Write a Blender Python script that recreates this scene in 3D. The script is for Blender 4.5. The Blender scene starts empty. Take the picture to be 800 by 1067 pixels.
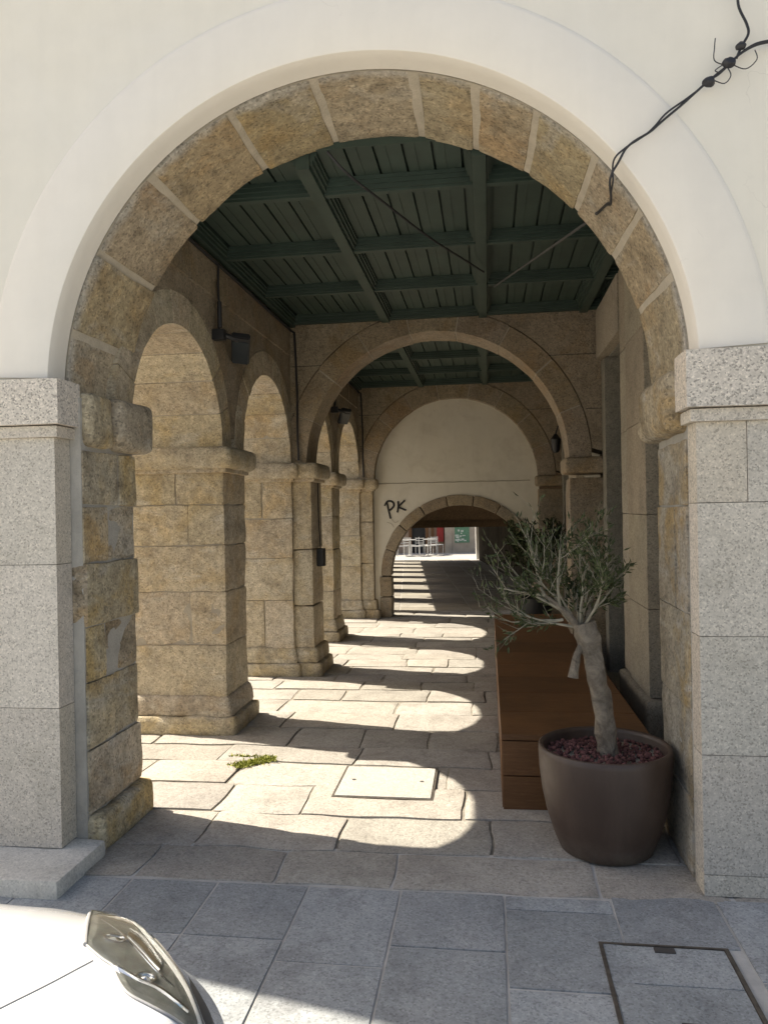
import bpy, bmesh, math, random
from mathutils import Vector, Matrix, noise, Quaternion
from mathutils.bvhtree import BVHTree
S = 1.2                       # everything below is laid out in units of 1.2 m and scaled once at the end
R = random.Random(7)
rad = math.radians
scene = bpy.context.scene
COL = scene.collection
ROOT = {}
# ------------------------------------------------------------------ helpers
def thing(name, label, cat, loc=(0, 0, 0), group=None):
    o = bpy.data.objects.new(name, None); COL.objects.link(o)
    o.location = loc; o.empty_display_size = .1
    o['label'] = label; o['category'] = cat
    if group: o['group'] = group
    ROOT[o.name] = Vector(loc)
    return o
def obj(name, bm, mat, parent=None, label=None, cat=None, group=None, kind=None, smooth=True, angle=40, base=True):
    me = bpy.data.meshes.new(name)
    bmesh.ops.recalc_face_normals(bm, faces=bm.faces)
    off = Vector((0, 0, 0))
    if parent is not None: off = ROOT[parent.name]
    elif base and len(bm.verts):
        xs = [v.co.x for v in bm.verts]; ys = [v.co.y for v in bm.verts]; zs = [v.co.z for v in bm.verts]
        off = Vector(((min(xs)+max(xs))/2, (min(ys)+max(ys))/2, min(zs)))
    bmesh.ops.translate(bm, verts=bm.verts, vec=-off)
    bm.to_mesh(me); bm.free()
    mats = mat if isinstance(mat, (list, tuple)) else [mat]
    for m in mats: me.materials.append(m)
    if smooth:
        for p in me.polygons: p.use_smooth = True
        me.set_sharp_from_angle(angle=rad(angle))
    o = bpy.data.objects.new(name, me); COL.objects.link(o)
    if parent is not None:
        o.parent = parent; ROOT[o.name] = off
    else:
        o.location = off; ROOT[o.name] = off
    if label: o['label'] = label
    if cat: o['category'] = cat
    if group: o['group'] = group
    if kind: o['kind'] = kind
    return o
def B(): return bmesh.new()
def box(bm, x0, x1, y0, y1, z0, z1, mi=0):
    v = [bm.verts.new(p) for p in ((x0,y0,z0),(x1,y0,z0),(x1,y1,z0),(x0,y1,z0),(x0,y0,z1),(x1,y0,z1),(x1,y1,z1),(x0,y1,z1))]
    for f in ((3,2,1,0),(4,5,6,7),(0,1,5,4),(1,2,6,5),(2,3,7,6),(3,0,4,7)):
        bm.faces.new([v[i] for i in f]).material_index = mi
def fbm(p, oct=3):
    return noise.fractal(p, 1.0, 2.0, oct, noise_basis='PERLIN_ORIGINAL')
def rblock(bm, h, r, mapf, n=(6, 6, 6), amp=.004, freq=6.0, seed=0.0, amp2=.0, soft=(0, 0, 0)):
    """subdivided rounded block, half sizes h, mapped to the world by mapf(Vector); the surface is worn by noise"""
    cache = {}
    h = Vector(h)
    ri = [min(r, h[i]*.98) for i in range(3)]
    def vert(i, j, k):
        key = (i, j, k)
        if key in cache: return cache[key]
        p = Vector([(-1+2*t/nn)*hh for t, nn, hh in zip(key, n, h)])
        # crowd samples towards the edges so that the rounding is resolved
        q = Vector(p)
        for a in range(3):
            t = p[a]/h[a]
            q[a] = h[a]*(math.copysign(1, t)*(1-(1-abs(t))**1.5) if n[a] > 2 else t)
        c = Vector([max(-(h[a]-ri[a]), min(h[a]-ri[a], q[a])) for a in range(3)])
        d = q-c
        dn = Vector([d[a]/ri[a] for a in range(3)])
        L = dn.length
        if L > 1e-9:
            dn /= L
            q = c+Vector([dn[a]*ri[a] for a in range(3)])
        w = mapf(q)
        o = Vector((seed*3.1, seed*1.7, -seed*2.3))
        e = amp*fbm(w*freq+o, 4)+amp2*noise.noise(w*2.2+o)
        q2 = q+Vector([dn[a]*e for a in range(3)])
        cache[key] = bm.verts.new(mapf(q2))
        return cache[key]
    for a in range(3):
        b, c = (a+1) % 3, (a+2) % 3
        for side in (0, n[a]):
            for i in range(n[b]):
                for j in range(n[c]):
                    def V(ii, jj):
                        k = [0, 0, 0]; k[a] = side; k[b] = ii; k[c] = jj
                        return vert(*k)
                    try: bm.faces.new((V(i, j), V(i+1, j), V(i+1, j+1), V(i, j+1)))
                    except ValueError: pass
def seg(l, step, lo=2, hi=26): return max(lo, min(hi, int(l/step+.5)))
def rbox(bm, x0, x1, y0, y1, z0, z1, r=.012, step=.05, amp=.004, freq=6., seed=None, amp2=0.):
    c = Vector(((x0+x1)/2, (y0+y1)/2, (z0+z1)/2)); h = ((x1-x0)/2, (y1-y0)/2, (z1-z0)/2)
    if seed is None: seed = R.uniform(0, 90)
    rblock(bm, h, r, lambda p: c+p, tuple(seg(2*a, step) for a in h), amp, freq, seed, amp2)
def vouss(bm, cen, r0, r1, a0, a1, t0, t1, plane='XZ', gap=.008, r=.012, step=.05, amp=.004, freq=6., seed=None, amp2=0., taper=0.):
    """one wedge stone of an arch ring; cen in the arch's plane, t0..t1 along the passage"""
    if seed is None: seed = R.uniform(0, 90)
    rm = (r0+r1)/2; am = (a0+a1)/2
    hh = ((r1-r0)/2, (a1-a0)/2*rm-gap/2, (t1-t0)/2)
    def f(p):
        rr = rm+p.x; a = am+p.y/rm; t = (t0+t1)/2+p.z
        rr -= taper*(t-t0)
        u = cen[0]+rr*math.cos(a); z = cen[1]+rr*math.sin(a)
        return Vector((u, t, z)) if plane == 'XZ' else Vector((t, u, z))
    rblock(bm, hh, r, f, tuple(seg(2*a, step, 3) for a in hh), amp, freq, seed, amp2)
def prism(bm, pts, t0, t1, plane='XZ', mi=0):
    """extrude a closed outline (concave allowed)"""
    def P(u, z, t): return (u, t, z) if plane == 'XZ' else ((t, u, z) if plane == 'YZ' else (u, z, t))
    a = [bm.verts.new(P(u, z, t0)) for u, z in pts]; b = [bm.verts.new(P(u, z, t1)) for u, z in pts]
    fs = [bm.faces.new(a), bm.faces.new(b[::-1])]
    n = len(pts)
    for i in range(n): fs.append(bm.faces.new((a[i], b[i], b[(i+1) % n], a[(i+1) % n])))
    for f in fs: f.material_index = mi
def ring(bm, cen, r0, r1, a0, a1, t0, t1, n=48, plane='XZ'):
    o = [(cen[0]+r1*math.cos(a0+(a1-a0)*i/n), cen[1]+r1*math.sin(a0+(a1-a0)*i/n)) for i in range(n+1)]
    q = [(cen[0]+r0*math.cos(a0+(a1-a0)*i/n), cen[1]+r0*math.sin(a0+(a1-a0)*i/n)) for i in range(n+1)]
    def P(u, z, t): return (u, t, z) if plane == 'XZ' else (t, u, z)
    V = [[bm.verts.new(P(*s[i], t)) for i in range(n+1)] for s, t in ((o, t0), (q, t0), (q, t1), (o, t1))]
    for i in range(n):
        for k in range(4):
            A, C = V[k], V[(k+1) % 4]
            bm.faces.new((A[i], A[i+1], C[i+1], C[i]))
    for i in (0, n): bm.faces.new([V[k][i] for k in range(4)])
def tube(bm, pts, rads, n=8, cap=True, mi=0, wob=0.):
    pts = [Vector(p) for p in pts]
    if not isinstance(rads, (list, tuple)): rads = [rads]*len(pts)
    prev = None; up = None
    for i, p in enumerate(pts):
        d = (pts[min(i+1, len(pts)-1)]-pts[max(i-1, 0)])
        if d.length < 1e-9: d = Vector((0, 0, 1))
        d.normalize()
        if up is None: up = d.orthogonal().normalized()
        up = (up-d*up.dot(d))
        up = up.normalized() if up.length > 1e-6 else d.orthogonal().normalized()
        s = d.cross(up)
        ringv = []
        for k in range(n):
            a = 2*math.pi*k/n
            rr = rads[i]
            if wob: rr *= 1+wob*fbm(p*14+Vector((math.cos(a), math.sin(a), 0))*1.3)
            ringv.append(bm.verts.new(p+rr*(math.cos(a)*up+math.sin(a)*s)))
        if prev:
            for k in range(n): bm.faces.new((prev[k], prev[(k+1) % n], ringv[(k+1) % n], ringv[k])).material_index = mi
        elif cap: bm.faces.new(ringv[::-1])
        prev = ringv
    if cap: bm.faces.new(prev)
def smoothpts(pts, n=6):
    P = [Vector(p) for p in pts]; out = []
    for i in range(len(P)-1):
        a = P[max(i-1, 0)]; b = P[i]; c = P[i+1]; d = P[min(i+2, len(P)-1)]
        for k in range(n):
            t = k/n
            out.append(.5*((2*b)+(c-a)*t+(2*a-5*b+4*c-d)*t*t+(3*b-a-3*c+d)*t**3))
    out.append(P[-1]); return out
def lathe(bm, cx, cy, prof, n=48, close=True):
    rows = []
    for r, z in prof:
        rows.append([bm.verts.new((cx+r*math.cos(2*math.pi*k/n), cy+r*math.sin(2*math.pi*k/n), z)) for k in range(n)])
    for a, b in zip(rows, rows[1:]):
        for k in range(n): bm.faces.new((a[k], a[(k+1) % n], b[(k+1) % n], b[k]))
    if close:
        bm.faces.new(rows[0][::-1]); bm.faces.new(rows[-1])
# ------------------------------------------------------------------ materials
class NT:
    def __init__(s, name):
        s.m = bpy.data.materials.new(name); s.m.use_nodes = True
        s.t = s.m.node_tree; s.b = s.t.nodes['Principled BSDF']
        s.co = s.n('ShaderNodeTexCoord').outputs['Object']
    def n(s, typ, **kw):
        x = s.t.nodes.new(typ)
        for k, v in kw.items():
            if hasattr(x, k): setattr(x, k, v)
            else: x.inputs[k].default_value = v
        return x
    def l(s, a, b): s.t.links.new(a, b)
    def noise(s, scale, detail=3., rough=.55, co=None, dist=0.):
        x = s.n('ShaderNodeTexNoise'); x.inputs['Scale'].default_value = scale; x.inputs['Detail'].default_value = detail
        x.inputs['Roughness'].default_value = rough; x.inputs['Distortion'].default_value = dist
        s.l(co or s.co, x.inputs['Vector']); return x.outputs['Fac']
    def ramp(s, f, stops, interp='LINEAR'):
        x = s.n('ShaderNodeValToRGB'); e = x.color_ramp.elements; x.color_ramp.interpolation = interp
        while len(e) < len(stops): e.new(.5)
        for i, (p, c) in enumerate(stops):
            e[i].position = p; e[i].color = (c, c, c, 1) if not isinstance(c, (tuple, list)) else (*c, 1)
        s.l(f, x.inputs['Fac']); return x.outputs['Color']
    def mix(s, f, a, b, mode='MIX'):
        x = s.n('ShaderNodeMix'); x.data_type = 'RGBA'; x.blend_type = mode
        for sock, v in ((x.inputs['Factor'], f), (x.inputs['A'], a), (x.inputs['B'], b)):
            if isinstance(v, bpy.types.NodeSocket): s.l(v, sock)
            elif isinstance(v, (tuple, list)): sock.default_value = (*v, 1)
            else: sock.default_value = v
        return x.outputs['Result']
    def math(s, op, a, b=0.):
        x = s.n('ShaderNodeMath'); x.operation = op
        for i, v in enumerate((a, b)):
            if isinstance(v, bpy.types.NodeSocket): s.l(v, x.inputs[i])
            else: x.inputs[i].default_value = v
        return x.outputs[0]
    def vor(s, scale, feat='F1', out='Color', rnd=1.):
        x = s.n('ShaderNodeTexVoronoi'); x.feature = feat; x.inputs['Scale'].default_value = scale
        if 'Randomness' in x.inputs: x.inputs['Randomness'].default_value = rnd
        s.l(s.co, x.inputs['Vector']); return x.outputs[out]
    def island(s):
        return s.n('ShaderNodeNewGeometry').outputs['Random Per Island']
    def bump(s, hgt, strength=.5, dist=.01, prev=None):
        x = s.n('ShaderNodeBump'); x.inputs['Strength'].default_value = strength; x.inputs['Distance'].default_value = dist
        s.l(hgt, x.inputs['Height'])
        if prev: s.l(prev, x.inputs['Normal'])
        return x.outputs['Normal']
    def done(s, col, rough=.8, nrm=None, **kw):
        if isinstance(col, (tuple, list)): s.b.inputs['Base Color'].default_value = (*col, 1)
        else: s.l(col, s.b.inputs['Base Color'])
        if isinstance(rough, (int, float)): s.b.inputs['Roughness'].default_value = rough
        else: s.l(rough, s.b.inputs['Roughness'])
        if nrm: s.l(nrm, s.b.inputs['Normal'])
        for k, v in kw.items(): s.b.inputs[k].default_value = v
        return s.m
def sc(c, k): return tuple(x*k for x in c)
def granite(name, base, alt, grain=110., contrast=1., island=.25, bump=.5, stain=None, warm=None, big=1.3, lime=None, mott=0., smear=None):
    m = NT(name)
    big_ = m.ramp(m.noise(big, 5, .6), [(.35, 0.), (.68, 1.)])
    col = m.mix(big_, base, alt)
    if warm:
        col = m.mix(m.ramp(m.noise(2.6, 6, .65, dist=.6), [(.48, 0.), (.62, 1.)]), col, warm)
    if island:
        i = m.island()
        hv = m.n('ShaderNodeHueSaturation')
        m.l(m.math('ADD', m.math('MULTIPLY', i, island*1.6), 1-island*.8), hv.inputs['Value'])
        m.l(m.math('ADD', m.math('MULTIPLY', m.math('FRACT', m.math('MULTIPLY', i, 7.31)),   .25), .89), hv.inputs['Saturation'])
        m.l(m.math('ADD', m.math('MULTIPLY', m.math('FRACT', m.math('MULTIPLY', i, 13.7)), .014), .493), hv.inputs['Hue'])
        m.l(col, hv.inputs['Color']); col = hv.outputs['Color']
    if stain:
        st = m.ramp(m.noise(3.2, 7, .7, dist=.4), [(.5, 0.), (.66, stain[1])])
        col = m.mix(st, col, stain[0])
    if lime:
        mp = m.n('ShaderNodeMapping'); mp.inputs['Scale'].default_value = (1, 1, 2.6); mp.inputs['Location'].default_value = (3, 7, 1); m.l(m.co, mp.inputs[0])
        col = m.mix(m.ramp(m.noise(2.4, 6, .6, mp.outputs[0], .5), [(.56, 0.), (.68, .6)]), col, lime)
    if smear:
        sx = m.n('ShaderNodeSeparateXYZ'); m.l(m.co, sx.inputs[0])
        fy_ = m.math('ADD', sx.outputs[1], m.math('MULTIPLY', m.noise(5, 5, .65), .16))
        col = m.mix(m.ramp(fy_, [(.27, .85), (.33, 0.)]), col, smear)
    # crystals
    sep = m.n('ShaderNodeSeparateColor'); m.l(m.vor(grain), sep.inputs[0])
    g = m.ramp(sep.outputs[0], [(0, 1-.62*contrast), (.13, 1-.5*contrast), (.2, 1-.1*contrast), (.6, 1.), (.82, 1+.12*contrast), (1, 1+.42*contrast)])
    col = m.mix(1., col, g, 'MULTIPLY')
    if mott:
        col = m.mix(1., col, m.ramp(m.noise(13, 5, .75), [(.3, 1-mott), (.7, 1+mott)]), 'MULTIPLY')
    fine = m.ramp(m.noise(38, 4, .7), [(.3, .8), (.7, 1.16)])
    col = m.mix(.7, col, fine, 'MULTIPLY')
    hgt = m.math('ADD', m.math('MULTIPLY', m.noise(55, 5, .7), .7), m.math('MULTIPLY', sep.outputs[1], .25))
    n = m.bump(hgt, bump, .012)
    n = m.bump(m.noise(9, 5, .6), bump*.7, .03, n)
    return m.done(col, .88, n)
M = {}
M['clad'] = granite('granite_cladding', (.62,.555,.465), (.55,.50,.425), grain=130, contrast=.55, island=.10, bump=.2, big=.9, stain=((.43,.39,.32), .45), mott=.06)
M['impost'] = granite('granite_impost', (.66,.595,.51), (.58,.53,.46), grain=125, contrast=.75, island=.06, bump=.2)
M['old'] = granite('old_granite', (.46,.39,.28), (.39,.335,.245), grain=85, contrast=.65, island=.22, bump=.8, stain=((.15,.115,.07), .75), warm=(.42,.31,.17), lime=(.50,.47,.41), mott=.3)
M['arch'] = granite('old_arch_granite', (.43,.35,.23), (.37,.305,.205), grain=80, contrast=.6, island=.06, bump=.8, stain=((.17,.135,.085), .55), warm=(.42,.31,.18), lime=(.44,.40,.33), mott=.28, smear=(.43,.40,.345))
M['pillar'] = granite('pillar_granite', (.52,.45,.335), (.43,.37,.275), grain=95, contrast=.55, island=.09, bump=.75, stain=((.24,.2,.15), .55), warm=(.46,.37,.24), lime=(.55,.51,.43), mott=.28)
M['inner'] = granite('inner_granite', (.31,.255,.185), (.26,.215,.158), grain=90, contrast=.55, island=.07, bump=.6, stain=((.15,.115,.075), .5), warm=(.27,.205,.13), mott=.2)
M['wallstone'] = granite('house_granite', (.38,.325,.245), (.31,.27,.21), grain=100, contrast=.5, island=.12, bump=.4, stain=((.2,.17,.13), .5))
M['old2'] = granite('greyed_old_granite', (.42,.375,.30), (.35,.315,.255), grain=85, contrast=.6, island=.1, bump=.7, stain=((.17,.145,.11), .6), warm=(.40,.30,.17), lime=(.48,.46,.42), mott=.25)
M['darkwall'] = granite('dark_house_granite', (.25,.23,.185), (.20,.19,.16), grain=100, contrast=.4, island=0, bump=.4, stain=((.13,.12,.095), .5), mott=.2)  # darker grey granite tone than the pilasters
M['slab'] = granite('pavement_granite', (.355,.37,.375), (.275,.295,.305), grain=130, contrast=.45, island=.2, bump=.3, stain=((.18,.185,.19), .55), big=2.2, mott=.1)
M['floor'] = granite('old_paving_granite', (.40,.375,.33), (.335,.31,.275), grain=110, contrast=.4, island=.15, bump=.5, stain=((.22,.2,.17), .5), big=2.2, mott=.1)
M['farfloor'] = granite('dark_paving_granite', (.31,.285,.24), (.26,.24,.205), grain=110, contrast=.3, island=.15, bump=.3, stain=((.18,.165,.14), .5))
M['whitestone'] = granite('pale_granite', (.45,.43,.39), (.40,.385,.35), grain=120, contrast=.3, island=0, bump=.3)
def simple(name, col, rough=.7, var=.12, scale=6., bump=.0, bscale=40., **kw):
    m = NT(name)
    f = m.ramp(m.noise(scale, 5, .6), [(.3, 1-var), (.7, 1+var)])
    c = m.mix(1., col, f, 'MULTIPLY')
    n = m.bump(m.noise(bscale, 4, .6), bump, .01) if bump else None
    return m.done(c, rough, n, **kw)
M['footstone'] = granite('pale_foot_granite', (.70,.67,.60), (.62,.59,.53), grain=120, contrast=.3, island=0, bump=.3, stain=((.5,.47,.41), .4))
M['mortar'] = simple('lime_mortar', (.50,.44,.345), .95, .14, 9, .7, 60)
M['mortar_grey'] = simple('grey_mortar', (.37,.335,.275), .95, .12, 9, .7, 60)
M['mortar_pale'] = simple('pale_mortar', (.41,.39,.35), .95, .12, 9, .7, 60)
M['joint'] = simple('earth_joint', (.26,.235,.195), 1., .35, 14, .6, 60)
M['joint_pale'] = simple('sand_joint', (.44,.43,.41), 1., .2, 5, .5, 70)
M['crack'] = simple('crack_shadow_gap', (.06,.055,.05), 1., .2)
def plaster(name, col, alt, dirt=None):
    m = NT(name)
    c = m.mix(m.ramp(m.noise(.55, 4, .55), [(.35, 0.), (.7, 1.)]), col, alt)
    c = m.mix(1., c, m.ramp(m.noise(5, 6, .65), [(.25, .965), (.75, 1.025)]), 'MULTIPLY')
    if dirt:
        c = m.mix(m.ramp(m.noise(2.3, 7, .72, dist=.5), [(.5, 0.), (.75, .55)]), c, dirt)
    mp = m.n('ShaderNodeMapping'); mp.inputs['Scale'].default_value = (1, 1, .12); m.l(m.co, mp.inputs[0])
    c = m.mix(1., c, m.ramp(m.noise(7, 5, .6, mp.outputs[0], .3), [(.38, .982), (.6, 1.005)]), 'MULTIPLY')
    c = m.mix(m.ramp(m.noise(1.1, 6, .62, dist=.4), [(.52, 0.), (.6, .10)]), c, (.86,.83,.77))
    dd = m.n('ShaderNodeVectorMath'); dd.operation = 'ADD'
    nz = m.n('ShaderNodeTexNoise'); nz.inputs['Scale'].default_value = 3.; nz.inputs['Detail'].default_value = 5; m.l(m.co, nz.inputs['Vector'])
    m.l(m.co, dd.inputs[0]); m.l(nz.outputs['Color'], dd.inputs[1])
    vo = m.n('ShaderNodeTexVoronoi'); vo.feature = 'DISTANCE_TO_EDGE'; vo.inputs['Scale'].default_value = .62; m.l(dd.outputs[0], vo.inputs['Vector'])
    ck = m.math('MULTIPLY', m.ramp(vo.outputs['Distance'], [(0, .32), (.0035, 0.)]), m.ramp(m.noise(1.3, 3), [(.5, 0.), (.6, 1.)]))
    c = m.mix(ck, c, (.35,.32,.27))
    n = m.bump(m.noise(2.2, 3, .5), .3, .03)
    n = m.bump(m.noise(160, 2, .6), .09, .004, n)
    return m.done(c, .85, n)
M['plaster'] = plaster('cream_plaster', (.82,.775,.665), (.785,.75,.665))
M['ringplaster'] = plaster('cream_archivolt', (.85,.797,.70), (.82,.775,.69))
M['dirtyplaster'] = plaster('weathered_plaster', (.66,.62,.53), (.60,.565,.485), (.44,.39,.31))
M['green'] = simple('green_painted_wood', (.031,.053,.042), .55, .2, 4, .12, 25)
def wood(name, a, b, scale=(1, 1, 1), rough=.55, spec=.35):
    m = NT(name)
    mp = m.n('ShaderNodeMapping'); mp.inputs['Scale'].default_value = scale; m.l(m.co, mp.inputs[0])
    f = m.noise(7, 6, .65, mp.outputs[0], .7)
    c = m.mix(m.ramp(f, [(.3, 0.), (.7, 1.)]), a, b)
    hv = m.n('ShaderNodeHueSaturation'); m.l(m.math('ADD', m.math('MULTIPLY', m.island(), .3), .85), hv.inputs['Value']); m.l(c, hv.inputs['Color'])
    c = m.mix(1., hv.outputs['Color'], m.ramp(m.noise(1.7, 5, .6), [(.3, .75), (.7, 1.15)]), 'MULTIPLY')
    c = m.mix(m.ramp(m.noise(4.5, 7, .72, mp.outputs[0], .3), [(.54, 0.), (.72, .35)]), c, tuple(min(1, x*1.7+.03) for x in b))
    return m.done(c, rough, m.bump(f, .35, .008), **{'Specular IOR Level': spec})
M['rust'] = wood('brown_oiled_wood', (.125,.056,.021), (.19,.09,.035), (1.2, 14, 14))
M['door'] = wood('dark_door_wood', (.05,.045,.038), (.085,.075,.06), (9, 9, .8), .8, .05)
M['beamwood'] = wood('dark_beam_wood', (.05,.035,.022), (.09,.06,.036), (6, 1, 6), .8, .1)
def potmat():
    m = NT('brown_resin')
    mp = m.n('ShaderNodeMapping'); mp.inputs['Scale'].default_value = (1, 1, .25); m.l(m.co, mp.inputs[0])
    c = m.mix(m.ramp(m.noise(6, 6, .65, mp.outputs[0], .4), [(.4, 0.), (.72, .55)]), (.060,.038,.028), (.115,.08,.06))
    sx = m.n('ShaderNodeSeparateXYZ'); m.l(m.co, sx.inputs[0])
    low = m.math('MULTIPLY', m.ramp(sx.outputs[2], [(.0, 1.), (.14, 0.)]), m.ramp(m.noise(11, 5, .7), [(.4, .1), (.7, .7)]))
    c = m.mix(low, c, (.20,.17,.135))
    r = m.ramp(m.noise(7, 5, .7), [(.3, .34), (.7, .58)])
    return m.done(c, r, m.bump(m.noise(70, 4, .6), .07, .01))
M['pot'] = potmat()
M['darkpot'] = simple('black_resin', (.02,.021,.022), .5, .1)
def lava():
    m = NT('red_lava_gravel')
    c = m.mix(m.island(), (.06,.022,.02), (.20,.085,.075))
    return m.done(c, .95, m.bump(m.noise(90, 3), .6, .006))
M['lava'] = lava()
M['bark'] = (lambda m: m.done(m.mix(m.ramp(m.noise(9, 6, .7, dist=.8), [(.38, 0.), (.62, 1.)]), (.15,.12,.09), (.35,.295,.225)), .9, m.bump(m.noise(28, 7, .75), 1., .03)))(NT('olive_bark'))
M['twig'] = simple('pale_twig_bark', (.29,.262,.195), .85, .3, 20)
def leafmat(name, a, b):
    m = NT(name)
    c = m.mix(m.island(), a, b)
    return m.done(c, .55, None, **{'Specular IOR Level': .25})
M['leaf'] = leafmat('olive_leaf', (.03,.044,.016), (.085,.10,.04))
M['leaf2'] = leafmat('dark_shrub_leaf', (.022,.035,.015), (.07,.085,.035))
M['weed'] = leafmat('green_weed', (.20,.23,.03), (.36,.36,.08))
M['cable'] = simple('black_cable', (.022,.022,.025), .5, .2)
M['dustycable'] = simple('dusty_cable', (.07,.07,.068), .7, .2)
M['black'] = simple('black_plastic', (.02,.021,.024), .45, .1)
M['lampglass'] = simple('lamp_glass', (.035,.045,.055), .2, .05)
M['steel'] = simple('rusty_steel_edge', (.10,.085,.07), .6, .4, 25, .3, **{'Metallic': .3})
M['graf'] = simple('black_spray_paint', (.02,.02,.022), .7, .1)
M['ground'] = granite('street_granite', (.44,.42,.38), (.38,.365,.335), grain=110, contrast=.35, island=0, bump=.3, stain=((.3,.285,.25), .4), big=1.1)
M['chairgrey'] = simple('silver_metal', (.42,.42,.41), .4, .06)
M['white'] = simple('white_metal', (.78,.78,.76), .4, .04)
M['brownwall'] = simple('brown_render', (.30,.215,.15), .9, .2, 3, .3)
M['beigewall'] = simple('beige_render', (.40,.335,.26), .9, .14, 3, .3)
M['red'] = simple('red_panel', (.30,.02,.018), .5, .1)
M['signgreen'] = simple('green_poster', (.10,.22,.13), .6, .3, 18)
M['signpale'] = simple('pale_poster', (.55,.58,.5), .6, .2, 18)
def carpaint():
    m = NT('white_car_paint')
    return m.done((.80,.81,.82), .22, None, **{'Coat Weight': 1., 'Coat Roughness': .03})
M['car'] = carpaint()
M['seam'] = simple('panel_seam', (.36,.36,.36), .6, .05)
M['chrome'] = NT('headlamp_chrome').done((.74,.75,.75), .12, None, Metallic=1.)
M['lens'] = NT('headlamp_lens').done((.86,.87,.86), .02, None, **{'Transmission Weight': 1., 'IOR': 1.25})
M['bezel'] = simple('headlamp_bezel', (.20,.205,.19), .25, .3, 20, Metallic=.4)
M['rubber'] = simple('tyre_rubber', (.018,.018,.018), .8, .1)
M['winglass'] = simple('tinted_glass', (.02,.024,.026), .04, .05)
M['alloy'] = simple('alloy_rim', (.5,.5,.51), .3, .05, Metallic=.9)
M['lamplens'] = simple('indicator', (.6,.25,.03), .2, .05)
# ------------------------------------------------------------------ geometry constants (units)
XL, XR = -1.90, .82              # front opening
CX, CZ, CR = -.545, 2.10, 1.385  # front arch
PX0, PX1 = -2.57, -1.85          # thickness of the left arcade
SPR, SR = 2.02, .70              # side arches
CEIL = 3.325
PIL = [(2.05, 2.53), (3.95, 4.42), (5.87, 6.34), (7.85, 8.30)]
ARC = [((.66+2.05)/2, .695), ((2.53+3.95)/2, .71), ((4.42+5.87)/2, .725), ((6.34+7.85)/2, .755)]
PI = math.pi
# ------------------------------------------------------------------ ground
bm = B()
xs = [-90, -30, -12, -6, -3, 0, 3, 6, 12, 30, 90]; ys = [-90, -30, -12, -6, -3, 0, 4, 8.6, 12, 16, 20, 25, 30, 36, 45, 90]
def gz(y): return -.02 if y < 9 else -.02-.010*(min(y, 45)-9)
vv = [[bm.verts.new((x, y, gz(y))) for x in xs] for y in ys]
for j in range(len(ys)-1):
    for i in range(len(xs)-1): bm.faces.new((vv[j][i], vv[j][i+1], vv[j+1][i+1], vv[j+1][i]))
obj('ground', bm, M['ground'], kind='structure', base=False)
# new pavement slabs in front (columns run along the passage, rows are staggered)
def slab(bm, quad, z, th, r=.006, amp=.0015, freq=5, step=.08, amp2=0., n=None):
    """quad: four corners counter clockwise"""
    q = [Vector((a, b, 0)) for a, b in quad]
    lx = ((q[1]-q[0]).length+(q[2]-q[3]).length)/2; ly = ((q[3]-q[0]).length+(q[2]-q[1]).length)/2
    def f(p):
        u = p.x/lx+.5; v = p.y/ly+.5
        w = q[0]*(1-u)*(1-v)+q[1]*u*(1-v)+q[2]*u*v+q[3]*(1-u)*v
        wob = .0 if amp2 == 0 else amp2
        if wob:
            e = max(abs(u-.5), abs(v-.5))*2
            w = w+Vector((noise.noise(w*3.7), noise.noise(w*3.7+Vector((9, 4, 1))), 0))*wob*e
        return Vector((w.x, w.y, z-th/2+p.z))
    rblock(bm, (lx/2, ly/2, th/2), r, f, (seg(lx, step, 3), seg(ly, step, 3), 2), amp, freq, R.uniform(0, 50))
bm = B()
cols = [-4.4, -3.95, -3.55, -3.15, -2.75, -2.35, -1.945, -1.535, -1.155, -.765, -.38, .035, .45, .85, 1.26, 1.68, 2.1, 2.5, 2.9]
starts = {-1.535: (-.47,), -1.155: (-.47,), -.765: (-.60,), -.38: (-.47, -.98), .035: (-.175, -.67), .45: (-.36,)}
g = .004
for i in range(len(cols)-1):
    x0, x1 = cols[i], cols[i+1]
    ends = [-.065 if x1 < .5 else .02]
    first = starts.get(cols[i])
    if x0 >= .84: ends = [-.02]
    y = ends[0]
    cuts = list(first) if first else [y-R.uniform(.3, .55)]
    for c in cuts: ends.append(c)
    while ends[-1] > -4.5: ends.append(ends[-1]-R.uniform(.42, .62))
    for a, b in zip(ends, ends[1:]):
        if x0 == .45 and b < -.34 and a > -.9: # inspection cover sits here
            if a > -.36: b = -.375
            else: continue
        slab(bm, ((x0+g, b+g), (x1-g, b+g), (x1-g, a-g), (x0+g, a-g)), R.uniform(-.0015, .0015), .03)
    if x0 == .45:
        slab(bm, ((x0+g, -1.5), (x1-g, -1.5), (x1-g, -.86), (x0+g, -.86)), 0, .03)
obj('pavement', bm, M['slab'], kind='structure', base=False)
bm = B(); box(bm, -4.4, 2.9, -5.0, .3, -.03, -.006)
obj('pavement_bed', bm, M['joint_pale'], kind='structure', base=False)
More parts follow.
